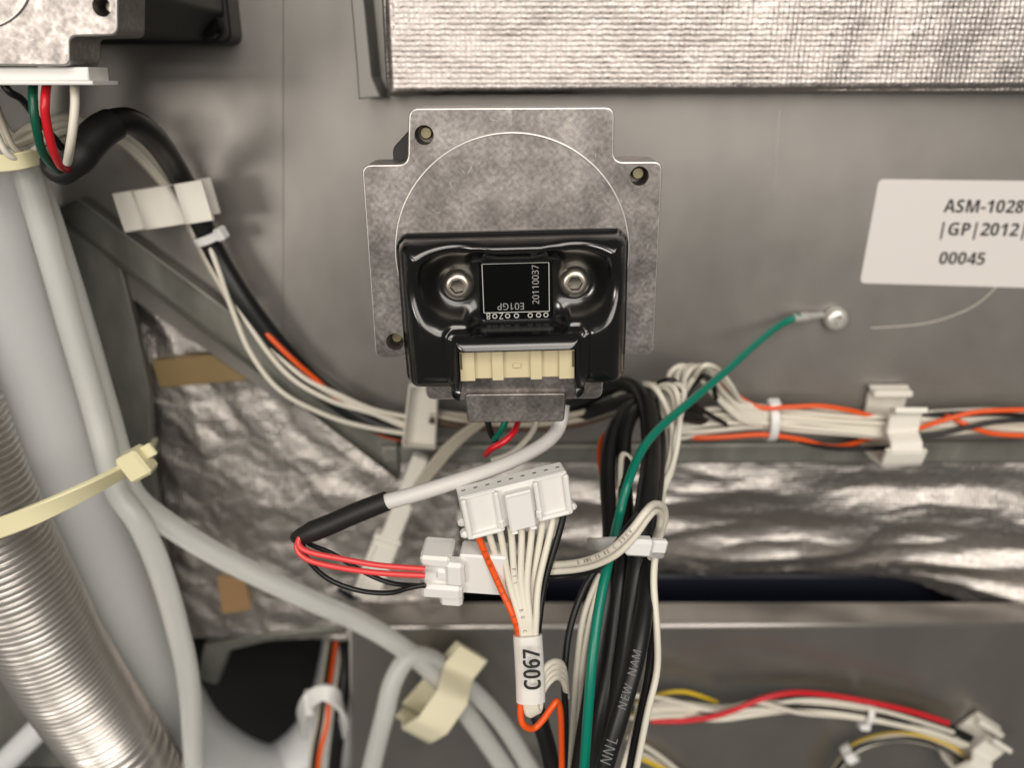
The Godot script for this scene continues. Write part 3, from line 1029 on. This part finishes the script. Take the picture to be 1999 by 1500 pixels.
func tie(label: String, c: Vector3, axis: Vector3, r: Vector2, w: float, m: Material, head_at: float, head := Vector3(3.4, 3.6, 2.6), group := "") -> void:
	# a closed loop of band round a bundle that runs along "axis"; head_at is an angle round the loop (0 = up on the photo, towards the lens at 90 degrees)
	axis = axis.normalized()
	var f := (Vector3.BACK - axis * axis.z).normalized()
	var u := f.cross(axis)
	var t := thing("cable_tie", label, "cable tie", c - Vector3(0, r.x, 0), group)
	var st := begin()
	var pts := PackedVector3Array()
	for k in 25:
		var a := TAU * k / 24
		pts.append(c + u * cos(a) * r.x + f * sin(a) * r.y)
	strip(st, pts, axis, w, 0.8, 2)
	obj("band", st, m, t)
	var a := deg_to_rad(head_at)
	var n := (u * cos(a) + f * sin(a)).normalized()
	st = begin()
	X = Transform3D(Basis(axis.cross(n) * -1.0, axis, n), c + u * cos(a) * r.x + f * sin(a) * r.y + n * 0.7)
	rbox(st, Vector3.ZERO, head, 0.5)
	X = Transform3D.IDENTITY
	obj("head", st, m, t)

func harness(t: Node3D, a: Array, spread: float, list: Array, r: float, twist := 0.0) -> void:
	# wires laid side by side round a common path, each wandering a little
	var p := path(a)
	var n := list.size()
	for k in n:
		var rr := spread * sqrt((k + 0.5) / n)
		var ang := k * 2.39996
		var q := PackedVector3Array()
		for i in p.size():
			var d := (p[mini(i + 1, p.size() - 1)] - p[maxi(i - 1, 0)]).normalized()
			var f := (Vector3.BACK - d * d.z).normalized()
			var u := f.cross(d)
			var w := ang + twist * i + rng.randf_range(-0.25, 0.25)
			q.append(p[i] + (u * cos(w) + f * sin(w) * 0.7) * rr * rng.randf_range(0.85, 1.15))
		var st := begin()
		tube(st, q, r, 9)
		obj("wire", st, M[list[k]], t)

func left_cables() -> void:
	var c := "cream"
	var t := thing("wire_harness", "cream and orange wires beside the black cable on the left", "wire harness", at(620, 790, 5))
	harness(t, [-30, 190, 44, 12, 270, 46, 60, 262, 42, 130, 236, 36, 200, 252, 26, 262, 290, 18, 325, 360, 13, 372, 430, 10, 412, 510, 9, 455, 590, 9], 1.5, [c, c, "orange", c, "cream_grey", c], 0.75)
	wire(t, M.cream, 0.75, [395, 440, 12, 428, 530, 13, 452, 600, 12, 490, 690, 11, 550, 765, 10, 640, 812, 9, 720, 835, 8, 800, 848, 8])
	wire(t, M.cream, 0.75, [400, 450, 10, 440, 545, 11, 490, 640, 11, 560, 730, 10, 640, 780, 10, 720, 805, 9, 800, 830, 8])
	wire(t, M.cream, 0.75, [408, 460, 9, 455, 565, 10, 520, 665, 10, 590, 735, 10, 660, 770, 10, 730, 800, 9, 800, 815, 8])
	wire(t, M.cream, 0.75, [412, 470, 9, 465, 570, 9, 530, 670, 9, 600, 740, 9, 680, 785, 9, 740, 812, 9, 800, 838, 8])
	wire(t, M.orange, 0.75, [418, 480, 9, 470, 590, 9, 520, 650, 11, 575, 705, 11, 625, 748, 9, 680, 800, 7, 740, 846, 6, 800, 860, 6])
	wire(t, M.cream_grey, 0.7, [-20, 160, 50, 5, 240, 54, 30, 290, 54, 65, 300, 50, 120, 275, 44, 180, 255, 36])
	wire(t, M.cream, 0.7, [-25, 200, 50, -2, 270, 55, 20, 304, 55, 50, 304, 52, 110, 262, 46, 170, 246, 38])
	saddle("cable_clip", "white stepped cable clip over the black cable below the upper motor", at(246, 412, 12), at(431, 381, 12), 10.5, 10.0, M.clip, [[0.0, 0.35], [0.25, 0.35], [0.27, 0.6], [0.72, 0.75], [0.74, 0.95], [1.0, 0.95]])
	tie("thin clear tie on the black cable just below the stepped clip", at(408, 463, 12), at(440, 520, 12) - at(390, 430, 14), Vector2(3.8, 3.4), 2.4, M.nylon, 20)
	# the upright clip beside the lead block
	var k := thing("cable_clip", "white upright clip holding the left harness beside the motor foot", "cable clip", at(820, 875, 8))
	var st := begin()
	prism(st, rounded(Array(outline([798, 752, 856, 752, 850, 880, 784, 872], 13)), 0.6), 9.0, 13.0, 0.5)
	obj("cover", st, M.clip, k)
	st = begin()
	prism(st, outline([806, 752, 852, 752, 846, 868, 796, 862], 8), 1.0, 7.5, 0.4)
	obj("base", st, M.clip, k)
	# more wires leaving it to the right, behind the motor foot
	var b := thing("wire_harness", "grey and brown wires passing behind the motor foot to the black cables", "wire harness", at(1100, 830, 10))
	harness(b, [840, 815, 8, 920, 825, 9, 1010, 826, 10, 1110, 818, 12, 1190, 795, 14, 1235, 770, 18], 2.4, ["black", "cream_grey", "black", "cream_grey", "black", "cream_grey", "brown"], 0.9, 0.35)
	# blurred white plug low behind the sleeve
	var g := thing("wire_plug", "blurred white wire plug hanging behind the white sleeved lead", "wire plug", at(740, 1160, 14))
	var p0 := at(706, 1180, 12); var p1 := at(815, 905, 12)
	var d := (p1 - p0).normalized()
	X = Transform3D(Basis(Vector3.BACK.cross(d) * -1.0, d, Vector3.BACK), p0)
	var L := p0.distance_to(p1)
	st = begin()
	rbox(st, Vector3(0, L * 0.27, 0), Vector3(8.5, L * 0.40, 5.0), 0.5)
	rbox(st, Vector3(0.6, L * 0.58, 0), Vector3(6.0, L * 0.34, 4.4), 0.5)
	rbox(st, Vector3(0, L * 0.50, 0.8), Vector3(9.0, 2.2, 4.6), 0.5)
	rbox(st, Vector3(-3.4, L * 0.28, 2.6), Vector3(1.6, L * 0.34, 1.2), 0.3)
	rbox(st, Vector3(0.2, L * 0.90, 0), Vector3(5.0, L * 0.3, 3.8), 0.5)
	obj("housing", st, M.clip, g)
	X = Transform3D.IDENTITY
	for q in 3:
		wire(g, M.cream_grey, 0.85, [800 + q * 9, 960, 13, 836 + q * 10, 912, 14, 880 + q * 10, 862, 15, 935 + q * 8, 822, 18, 985 + q * 6, 800, 22])
	st = begin()
	tube(st, path([660, 1150, 4, 672, 1158, 4, 690, 1166, 3, 705, 1150, 2]), 1.0, 8)
	obj("wire", st, M.blue, g)

# ------------------------------------------------------------------ right side
func ground_wire() -> void:
	var t := thing("ground_wire", "green earth wire with a ring terminal screwed to the panel", "wire", at(1200, 1300, 80))
	wire(t, M.green, 1.08, [1560, 617, 4.5, 1520, 636, 7, 1475, 672, 16, 1420, 722, 28, 1345, 786, 42, 1285, 838, 53, 1250, 884, 61, 1225, 945, 69, 1208, 1010, 73, 1192, 1080, 84, 1172, 1170, 92, 1158, 1270, 98, 1148, 1390, 102, 1138, 1540, 104], "insulation", 14)
	var st := begin()
	var a := at(1548, 622, 5); var b := at(1606, 615, 2.0)
	tube(st, PackedVector3Array([a, a.lerp(b, 0.45), a.lerp(b, 0.55), b]), [1.35, 1.4, 1.1, 0.9], 12, 6)
	X = Transform3D(Basis(), at(1628, 620, 0.1))
	lathe(st, [Vector2(3.4, 0), Vector2(3.4, 0.8), Vector2(0.001, 0.8)], 28, false)
	obj("ring_terminal", st, M.lug, t)
	X = Transform3D(Basis(), at(1629, 621, 1.0))
	var head := begin()
	lathe(head, [Vector2(3.5, 0), Vector2(3.5, 1.2), Vector2(3.2, 2.1), Vector2(2.4, 2.7), Vector2(1.5, 2.8)], 28, true)
	for k in 4:
		var ang := TAU * k / 4 + 0.4
		rbox(head, Vector3(cos(ang) * 1.05, sin(ang) * 1.05, 2.2), Vector3(0.9, 0.9, 1.0), 0.1)
	lathe(head, [Vector2(1.5, 2.8), Vector2(1.45, 1.3), Vector2(0.001, 1.2)], 28, false)
	var s := obj("terminal_screw", head, M.lug)
	tag(s, "shiny screw with a cross recess holding the ring terminal", "screw")
	X = Transform3D.IDENTITY

func right_harness() -> void:
	var c := "cream"
	var t := thing("wire_harness", "thick cream, orange and black wire harness along the panel, right", "wire harness", at(1650, 880, 8))
	harness(t, [1320, 832, 12, 1390, 822, 10, 1480, 815, 9, 1560, 820, 9, 1650, 828, 9, 1740, 832, 9, 1830, 826, 9, 1930, 822, 9, 2060, 830, 9], 4.0, [c, c, c, c, c, c, "black", c, c, "black", c, c, c, "black", c, c, c, c, c, c, c, c], 0.82, 0.12)
	wire(t, M.orange, 0.78, [1400, 745, 10, 1430, 768, 11, 1480, 795, 12, 1540, 795, 13, 1600, 793, 13, 1660, 802, 12, 1700, 812, 10, 1760, 820, 8])
	wire(t, M.orange, 0.78, [1325, 846, 8, 1360, 855, 12, 1420, 853, 13, 1490, 849, 13, 1560, 858, 12, 1615, 872, 10, 1660, 868, 7, 1710, 850, 4])
	wire(t, M.orange, 0.78, [1700, 856, 7, 1745, 852, 9, 1795, 836, 13, 1850, 818, 15, 1920, 803, 15, 2060, 800, 15])
	wire(t, M.orange, 0.78, [1830, 806, 8, 1862, 818, 12, 1900, 836, 14, 1950, 848, 14, 2060, 852, 14])
	wire(t, M.black, 0.8, [1780, 852, 14, 1840, 846, 15, 1900, 832, 15, 1960, 822, 15, 2060, 818, 15])
	wire(t, M.black, 0.8, [1560, 862, 12, 1620, 875, 11, 1690, 876, 10, 1770, 872, 10])
	for k in 7:   # strands that fan out at the left end and loop over the black cables
		var a := rng.randf_range(-9, 9); var b := rng.randf_range(-10, 10); var d := rng.randf_range(-3, 4)
		wire(t, M.cream, 0.78, [1500, 796 + k * 5, 11, 1450, 786 + k * 6, 13, 1420 - k * 3 + a, 752 + k * 5, 16 + d, 1402 - k * 10, 722 + b * 0.6, 19 + d, 1374 - k * 10 + b, 714 + k * 3, 22 + d, 1346 - k * 5 + a, 742 + k * 6, 22 + k, 1332 - k * 5, 778 + k * 4, 22, 1318 - k * 4, 834, 18])
	wire(t, M.black, 0.75, [1420, 830, 12, 1370, 800, 18, 1330, 760, 28, 1312, 742, 32, 1285, 748, 30])
	wire(t, M.black, 0.75, [1440, 820, 10, 1400, 780, 15, 1392, 750, 18, 1370, 735, 18, 1340, 770, 16])
	for k in 7:
		var a := rng.randf_range(-8, 8); var b := rng.randf_range(-7, 7); var d := rng.randf_range(-3, 5)
		wire(t, M.cream, 0.78, [1200, 775 + k * 2, 18, 1244 + k * 8, 752 + b, 26 + d, 1276 + k * 9 + a, 757 + b * 0.5, 31 + d, 1294 + k * 6 + b, 798, 35 + d, 1302 + k * 3.4 - a, 850, 40 + d, 1300 + k * 2 + b, 910, 46 + d * 0.6, 1291 + a * 0.8, 965, 53, 1284 + b * 0.6, 1015, 62, 1276 + a * 0.7, 1070, 72])
	tie("milky tie round the thick harness, nearest the green wire", at(1503, 822, 9), Vector3(1, 0.02, 0), Vector2(6.0, 5.2), 2.6, M.nylon, 20)
	open_clip("open white clip holding the thick harness against the panel", at(1708, 868, 0), 0.0, 12.0, 21.0, 18.0)

func open_clip(label: String, p: Vector3, turn: float, w: float, high: float, deep: float) -> void:
	# a U-shaped clip, open at the top, its back on the panel
	var t := thing("cable_clip", label, "cable clip", p)
	X = Transform3D(Basis(Vector3.BACK, turn), p)
	var st := begin()
	var pts := PackedVector3Array([Vector3(0, high, 2.0), Vector3(0, high * 0.6, 1.2), Vector3(0, 1.2, 1.2), Vector3(0, 0.6, deep * 0.55), Vector3(0, 1.6, deep * 0.95), Vector3(0, high * 0.34, deep * 1.05)])
	strip(st, pts, Vector3.RIGHT, w, 1.6, 3, true)
	obj("cradle", st, M.clip, t)
	st = begin()
	pts = PackedVector3Array([Vector3(0, high * 0.28, deep * 1.05), Vector3(0, high * 0.42, deep * 1.0), Vector3(0, high * 0.52, deep * 0.8), Vector3(0, high * 0.86, deep * 0.8), Vector3(0, high * 0.92, deep * 0.97)])
	strip(st, pts, Vector3.RIGHT, w * 0.78, 1.5, 3, true)
	obj("latch", st, M.clip, t)
	st = begin()
	rbox(st, Vector3(0, high * 0.93, 3.4), Vector3(w, 2.2, 5.0), 0.5)
	obj("hook", st, M.clip, t)
	X = Transform3D.IDENTITY

func black_bundle() -> void:
	var t := thing("cable_bundle", "black cables with a few white wires hanging right of the motor", "cable bundle", at(1190, 1490, 80))
	wire(t, M.black_cable, 2.45, [1040, 818, 5, 1120, 790, 9, 1190, 755, 16, 1232, 752, 23, 1258, 775, 32, 1268, 830, 42, 1270, 900, 54, 1262, 970, 66, 1250, 1060, 76, 1235, 1180, 84, 1215, 1310, 89, 1190, 1420, 92, 1165, 1540, 94], "cable", 16)
	wire(t, M.black_cable, 2.0, [1380, 812, 8, 1310, 792, 20, 1250, 788, 30, 1215, 812, 36, 1192, 860, 44, 1186, 940, 54, 1192, 1040, 66, 1188, 1130, 76, 1172, 1240, 84, 1150, 1380, 90, 1125, 1540, 93], "cable", 16)
	wire(t, M.black_cable, 1.9, [1390, 826, 8, 1310, 806, 22, 1250, 798, 33, 1222, 840, 42, 1218, 920, 52, 1222, 1020, 66, 1212, 1130, 78, 1195, 1280, 86, 1172, 1400, 92, 1150, 1540, 95], "cable", 16)
	var lettered := [1090, 828, 8, 1170, 800, 16, 1240, 778, 28, 1268, 800, 36, 1285, 850, 42, 1282, 930, 54, 1272, 1010, 68, 1266, 1100, 80, 1258, 1190, 90, 1240, 1290, 98, 1212, 1390, 103, 1185, 1480, 106, 1168, 1540, 107]
	wire(t, M.black_cable, 1.95, lettered, "cable", 16).set_meta("label", "black cable printed with pale letters")
	var st := begin()
	var rev := path(lettered)
	rev.reverse()
	text_along(st, "I NNL", sans, 3.0, rev, 4.0, 2.1, 1.97)
	text_along(st, "NEW NAM", sans, 2.3, rev, 19.5, 1.65, 1.97)
	obj("lettering", st, M.cable_print, t)
	wire(t, M.black_cable, 0.8, [1180, 1090, 78, 1140, 1150, 80, 1112, 1230, 84, 1102, 1320, 88, 1104, 1420, 90, 1100, 1540, 92], "cable")
	wire(t, M.black_cable, 1.0, [1268, 1090, 80, 1276, 1200, 88, 1268, 1310, 92, 1246, 1420, 95, 1222, 1540, 97], "cable")
	wire(t, M.cream, 0.75, [1235, 900, 50, 1214, 890, 50, 1210, 960, 58, 1204, 1040, 66, 1195, 1110, 74], "wire")
	wire(t, M.cream, 0.75, [1170, 1120, 76, 1140, 1200, 80, 1126, 1300, 84, 1120, 1400, 86, 1112, 1540, 88], "wire")
	wire(t, M.cream, 0.75, [1178, 1120, 76, 1152, 1210, 80, 1136, 1310, 84, 1128, 1420, 86, 1122, 1540, 88], "wire")
	wire(t, M.cream, 0.75, [1270, 1180, 84, 1268, 1280, 88, 1250, 1380, 92, 1225, 1470, 95, 1205, 1540, 96], "wire")
	wire(t, M.orange, 0.75, [1200, 830, 32, 1176, 856, 36, 1170, 890, 40, 1176, 930, 46], "wire")
	wire(t, M.black_cable, 2.1, [1030, 1330, 74, 1052, 1400, 78, 1072, 1470, 80, 1086, 1550, 82], "cable", 16)
	var k := thing("cable_tie", "milky cable tie round the black cables beside the green wire", "cable tie", at(1230, 1090, 80))
	st = begin()
	var ax := Vector3(0.1, -1, 0.3).normalized()
	strip(st, path([1150, 1062, 66, 1166, 1064, 82, 1190, 1062, 88, 1225, 1064, 93, 1262, 1072, 92, 1286, 1078, 84, 1292, 1076, 68]), ax, 2.9, 1.0)
	obj("band", st, M.nylon, k)
	st = begin()
	var hp := at(1246, 1066, 94)
	X = Transform3D(Basis(Vector3.BACK, deg_to_rad(-9)) * Basis(Vector3.UP, deg_to_rad(8)), hp)
	rbox(st, Vector3.ZERO, Vector3(5.6, 4.0, 2.8), 0.7)
	rbox(st, Vector3(4.4, -0.1, -0.6), Vector3(3.6, 3.0, 1.6), 0.4)
	obj("head", st, M.nylon, k)
	X = Transform3D.IDENTITY

# ------------------------------------------------------------------ connectors in front
func inline_connector() -> void:
	var t := thing("sleeved_lead", "motor lead in white sleeve with black shrink and pink wires", "cable", at(700, 1150, 84))
	var st := begin()
	tube(st, path([1098, 790, 64, 1090, 835, 66, 1060, 868, 72, 990, 905, 80, 890, 940, 86, 800, 968, 88, 735, 985, 88]), [1.7, 1.65, 1.6, 1.55, 1.6, 1.65, 1.7], 16)
	obj("sleeve", st, M.white_sleeve, t)
	st = begin()
	tube(st, path([756, 978, 88, 700, 1000, 88, 650, 1022, 88, 615, 1036, 88, 592, 1046, 88, 576, 1050, 87]), [2.05, 2.15, 2.15, 2.2, 1.85, 1.2], 18)
	obj("heat_shrink", st, M.shrink, t)
	wire(t, M.pink, 0.62, [590, 1040, 88.6, 583, 1062, 90, 604, 1078, 91, 660, 1090, 91, 740, 1104, 91, 830, 1111, 91])
	wire(t, M.pink, 0.62, [586, 1044, 88, 580, 1072, 89, 604, 1094, 90, 660, 1108, 90.5, 740, 1119, 91, 830, 1124, 91])
	wire(t, M.black, 0.55, [596, 1044, 88, 604, 1062, 87, 650, 1082, 86, 720, 1122, 86, 770, 1140, 87, 830, 1144, 90])
	wire(t, M.black, 0.55, [590, 1050, 88, 600, 1090, 88, 640, 1130, 88, 700, 1153, 88, 760, 1158, 89, 800, 1148, 90, 830, 1142, 90])
	# motor's own leads from the block
	wire(t, M.red, 0.75, [1012, 820, 62, 1004, 842, 66, 985, 862, 68, 960, 876, 68, 948, 888, 66])
	wire(t, M.green, 0.8, [990, 815, 60, 978, 842, 60, 964, 858, 58])
	wire(t, M.black, 0.75, [950, 815, 58, 958, 846, 58, 972, 868, 58])
	wire(t, M.cream, 0.8, [1050, 815, 58, 1036, 848, 60, 1000, 884, 60, 960, 900, 60])
	var c := thing("inline_connector", "white inline wire connector joining pink wires to cream wires", "connector", at(900, 1200, 84))
	var o := at(905, 1112, 86)
	X = Transform3D(Basis(Vector3.BACK, deg_to_rad(-0.5)) * Basis(Vector3.UP, deg_to_rad(-6)) * Basis(Vector3.RIGHT, deg_to_rad(8)), o)
	st = begin()   # plug half, left
	rbox(st, Vector3(-5.2, 0.9, 0), Vector3(6.6, 10.6, 6.0), 0.5)
	rbox(st, Vector3(-5.2, 4.9, 1.2), Vector3(6.4, 2.8, 5.8), 0.6)
	rbox(st, Vector3(-1.2, 1.8, 2.6), Vector3(4.0, 6.2, 3.4), 0.7)
	rbox(st, Vector3(-3.4, 1.0, 2.2), Vector3(4.6, 3.6, 2.8), 0.9)
	rbox(st, Vector3(-4.2, -3.2, 1.8), Vector3(8.8, 3.6, 5.4), 0.7)
	rbox(st, Vector3(-2.4, -6.1, 2.2), Vector3(4.8, 3.2, 3.0), 0.6)
	rbox(st, Vector3(-8.4, -2.8, 0.4), Vector3(1.6, 3.4, 4.0), 0.6)
	obj("plug_half", st, M.white, c)
	st = begin()
	rbox(st, Vector3(4.6, 0.4, -0.4), Vector3(10.0, 10.8, 5.0), 0.4)
	obj("socket_half", st, M.white, c)
	X = Transform3D.IDENTITY
	var loop := [1010, 1104, 84, 1080, 1103, 86, 1140, 1096, 92, 1190, 1075, 97, 1230, 1038, 99, 1258, 1002, 98, 1276, 985, 95, 1294, 990, 91, 1298, 1012, 88, 1290, 1040, 86, 1280, 1080, 86, 1276, 1140, 88, 1282, 1230, 92, 1282, 1310, 94, 1262, 1400, 97, 1235, 1540, 99]
	wire(c, M.cream, 0.76, loop)
	var st2 := begin()
	text_along(st2, "U AWG 26 80 C 300V", sans, 1.0, path(loop), 17.0, 1.0, 0.77, 0.03)
	obj("lettering", st2, M.wire_ink, c)
	wire(c, M.cream, 0.76, [1010, 1116, 84, 1080, 1116, 86, 1145, 1108, 91, 1198, 1086, 95, 1236, 1050, 96, 1262, 1014, 95, 1277, 998, 93, 1288, 1004, 90, 1288, 1024, 88, 1280, 1050, 85, 1270, 1090, 84])
	wire(c, M.black, 0.72, [1010, 1128, 84, 1080, 1128, 85, 1140, 1120, 88, 1180, 1098, 92, 1204, 1062, 95, 1226, 1030, 94, 1244, 1006, 90])

func loose_plug() -> void:
	var t := thing("loose_plug", "loose white nine hole plug with sleeve marked C067", "connector", at(1010, 1400, 90))
	var f := Transform3D(Basis(Vector3.BACK, deg_to_rad(8.8)) * Basis(Vector3.UP, deg_to_rad(13)) * Basis(Vector3.RIGHT, deg_to_rad(3)), at(1005, 977, 87))
	X = f
	var st := begin()
	rbox(st, Vector3(0, 0.2, -0.3), Vector3(22.4, 9.4, 4.6), 0.3)
	for k in [[-10.6, 1.2, 0.9], [10.6, 1.2, 0.9], [-4.0, 1.1, 0.9], [4.3, 1.1, 0.9]]:
		rbox(st, Vector3(k[0], 0.0, 2.4), Vector3(k[1], 9.3, k[2] + 0.7), 0.3)
	for k in [-7.3, 7.5]:
		rbox(st, Vector3(k, -4.3, 2.4), Vector3(6.8, 0.9, 1.6), 0.3)
		rbox(st, Vector3(k, 4.55, 1.95), Vector3(6.8, 0.5, 0.6), 0.15)
	for k in [-3.9, 4.2]:
		rbox(st, Vector3(k, -2.9, 2.7), Vector3(1.6, 2.6, 1.5), 0.6)
	for k in [-1.0, 1.0]:
		rbox(st, Vector3(k * 11.3, -3.9, 1.3), Vector3(2.2, 1.7, 2.4), 0.6)
		rbox(st, Vector3(k * 11.3, -2.9, -1.5), Vector3(2.0, 2.0, 1.8), 0.6)
	obj("housing", st, M.white, t)
	st = begin()
	rbox(st, Vector3(0.3, -0.6, 3.4), Vector3(5.5, 8.6, 1.0), 0.35)
	rbox(st, Vector3(0.3, 3.4, 2.9), Vector3(5.5, 0.9, 2.0), 0.3)
	for k in [-1.7, 2.3]:
		rbox(st, Vector3(k, -5.0, 3.7), Vector3(1.5, 0.6, 1.5), 0.25)
	obj("latch", st, M.white, t)
	for k in 9:
		st = begin()
		rbox(st, Vector3((k - 4) * 2.48, 4.86, -0.5), Vector3(0.85, 0.12, 0.42), 0.03)
		obj("pin_hole", st, M.ink, t)
	X = Transform3D.IDENTITY
	# nine wires that gather into the sleeve
	var orange_path := PackedVector3Array()
	var white_path := PackedVector3Array()
	for k in 9:
		var s := f * Vector3((k - 4) * 2.35 + (0.4 if k == 0 else 0.0), -3.0, 0.2)
		var s2 := f * Vector3((k - 4) * 2.25 + 0.3, -7.0, 0.6)
		var front: bool = k in [0, 2, 3, 4, 5, 7]
		var ex := 1012 + k * 4.7
		if k == 0: ex = 1014
		var mid := at(lerpf(918 + k * 20.5, ex, 0.55), 1135, 89.0 + (0.8 if front else -0.6))
		var q := PackedVector3Array([s, s2, mid, at(lerpf(918 + k * 20.5, ex, 0.9), 1210, 92.0 + (0.5 if front else -0.7)), at(ex, 1255, 93.2 + (0.35 if front and k > 0 else -0.7)), at(ex + 2, 1320, 95.8 + (0.3 if front and k > 0 else -0.7)), at(ex + 3, 1372, 97.6 + (0.3 if front and k > 0 else -0.7))])
		st = begin()
		tube(st, q, 0.72, 10)
		obj("wire", st, M.orange if k == 0 else (M.black if k == 8 else M.cream), t)
		if k == 0: orange_path = q
		if k == 3: white_path = q
	st = begin()
	text_along(st, "AWM 1007 80C", sans, 1.05, orange_path, 6.5, 1.75, 0.73, 0.03)
	obj("lettering", st, M.orange_ink, t)
	st = begin()
	text_along(st, "PT1   80 C  S", sans, 1.05, white_path, 12.0, 1.5, 0.73, 0.03)
	obj("lettering", st, M.wire_ink, t)
	st = begin()
	tube(st, path([1030, 1240, 93, 1033, 1290, 95, 1035, 1330, 96.5, 1036, 1370, 98]), 3.1, 28, 6, 0.62)
	obj("marker_sleeve", st, M.sleeve, t)
	st = begin()
	var m0 := at(1041, 1352, 99.6); var m1 := at(1037, 1260, 96.6)
	var ux := (m1 - m0).normalized()
	var uz := (Vector3(0, -8, LENS_Z) - m0)
	uz = (uz - ux * uz.dot(ux)).normalized()
	text(st, "C067", sans_bold, 4.9, Transform3D(Basis(ux, uz.cross(ux), uz) * Basis.from_scale(Vector3(0.8, 1, 1)), m0.lerp(m1, 0.5) + uz * 0.45), 0.06)
	obj("lettering", st, M.ink, t)
	# the wires turn back below the sleeve
	wire(t, M.orange, 0.72, [1017, 1362, 97.4, 1016, 1395, 98.5, 1022, 1416, 99, 1040, 1423, 98, 1058, 1408, 97, 1078, 1380, 96, 1088, 1370, 95, 1094, 1392, 94, 1096, 1440, 93, 1097, 1540, 93])
	for k in 4:
		wire(t, M.cream, 0.72, [1026 + k * 6, 1365, 98, 1030 + k * 6, 1392 - k * 2, 98, 1042 + k * 4, 1392 - k * 4, 97, 1052 + k * 2, 1366 - k * 14, 95, 1068, 1336 - k * 12, 94, 1086, 1322 - k * 10, 92, 1100, 1332 - k * 9, 90, 1106, 1362, 88])

func lower_left() -> void:
	var t := thing("wire_harness", "cream, orange and black wires in the bottom opening beside the lower panel", "wire harness", at(625, 1490, 6))
	harness(t, [660, 1200, -24, 650, 1270, -12, 640, 1340, 2, 632, 1410, 8, 620, 1470, 10, 612, 1550, 10], 2.6, ["cream", "black", "cream", "orange", "cream_grey", "cream"], 0.85)
	wire(t, M.black_cable, 2.6, [676, 1230, -20, 672, 1320, -6, 664, 1410, 2, 655, 1480, 4, 648, 1560, 4], "cable")
	var k := thing("cable_clip", "milky open clip round the wires in the bottom opening", "cable clip", at(630, 1440, 8))
	var st := begin()
	strip(st, path([592, 1432, 4, 590, 1400, 10, 604, 1368, 15, 632, 1352, 17, 660, 1368, 14, 672, 1402, 8, 668, 1430, 2]), (at(610, 1340, 10) - at(625, 1400, 12)).normalized(), 5.5, 1.8)
	obj("band", st, M.nylon, k)
	st = begin()
	rbox(st, at(604, 1372, 14), Vector3(3.2, 9.0, 4.0), 0.6)
	obj("tab", st, M.nylon, k)
	# ivory clip for the milky tubes
	saddle("cable_clip", "ivory clip holding the milky tubes in front of the lower panel", at(800, 1402, 20), at(925, 1262, 20), 11.0, 15.0, M.ivory_clip, [[0.0, 0.15], [0.12, 0.2], [0.18, 0.85], [0.45, 1.12], [0.72, 0.9], [0.78, 0.3], [1.0, 0.2]])

func lower_right() -> void:
	var c := "cream"
	var t := thing("wire_harness", "cream, red and black wires arching over the lower panel, right", "wire harness", at(1550, 1400, 18))
	harness(t, [1240, 1392, 26, 1320, 1386, 22, 1400, 1392, 19, 1480, 1382, 18, 1560, 1376, 17, 1640, 1382, 17, 1740, 1400, 17, 1830, 1424, 17, 1885, 1446, 16], 3.0, [c, c, "black", c, "yellow", c, c, "black", c], 0.85, 0.3)
	wire(t, M.red, 0.9, [1270, 1408, 23, 1330, 1408, 24, 1390, 1400, 25, 1440, 1384, 25.5, 1490, 1364, 24, 1550, 1353, 22, 1620, 1358, 20, 1700, 1372, 20, 1780, 1390, 20, 1850, 1412, 19])
	var l := thing("wire_harness", "grey and yellow wires curling below the white clip, bottom right", "wire harness", at(1700, 1490, 16))
	harness(l, [1610, 1545, 16, 1640, 1490, 17, 1672, 1460, 18, 1730, 1440, 18, 1790, 1442, 18, 1850, 1462, 17, 1890, 1490, 16], 1.7, ["cream_grey", c, "yellow", "black", c], 0.8, 0.15)
	wire(l, M.yellow, 0.7, [1225, 1470, 14, 1270, 1490, 15, 1310, 1510, 15, 1350, 1545, 15])
	wire(l, M.yellow, 0.7, [1240, 1376, 16, 1290, 1356, 16, 1340, 1352, 15, 1400, 1372, 15])
	for k in 3:
		wire(t, M.black if k == 1 else M.cream, 0.75, [1230, 1358 + k * 22, 20, 1300, 1366 + k * 14, 21, 1390, 1388 + k * 3, 22, 1470, 1384 - k * 6, 22, 1560, 1368 + k * 12, 19 + k, 1650, 1374 + k * 13, 19, 1750, 1396 + k * 10, 19, 1860, 1430 + k * 8, 18])
	for k in 2:
		wire(l, M.cream, 0.75, [1225, 1440 + k * 20, 12, 1275, 1468 + k * 16, 13, 1330, 1512 + k * 12, 14, 1360, 1550, 14])
	tie("small milky tie round the red and cream wires, bottom right", at(1690, 1392, 17), Vector3(1, -0.15, 0), Vector2(4.0, 3.6), 2.2, M.nylon, 160)
	tie("small milky tie on the curling grey and yellow wires", at(1658, 1472, 17.5), Vector3(0.7, 0.6, 0), Vector2(3.0, 3.0), 3.4, M.nylon, 60)
	open_clip("ivory white clip turned sideways on the lower panel, bottom right", at(1842, 1466, 10), deg_to_rad(-36), 11.5, 20.0, 13.0)
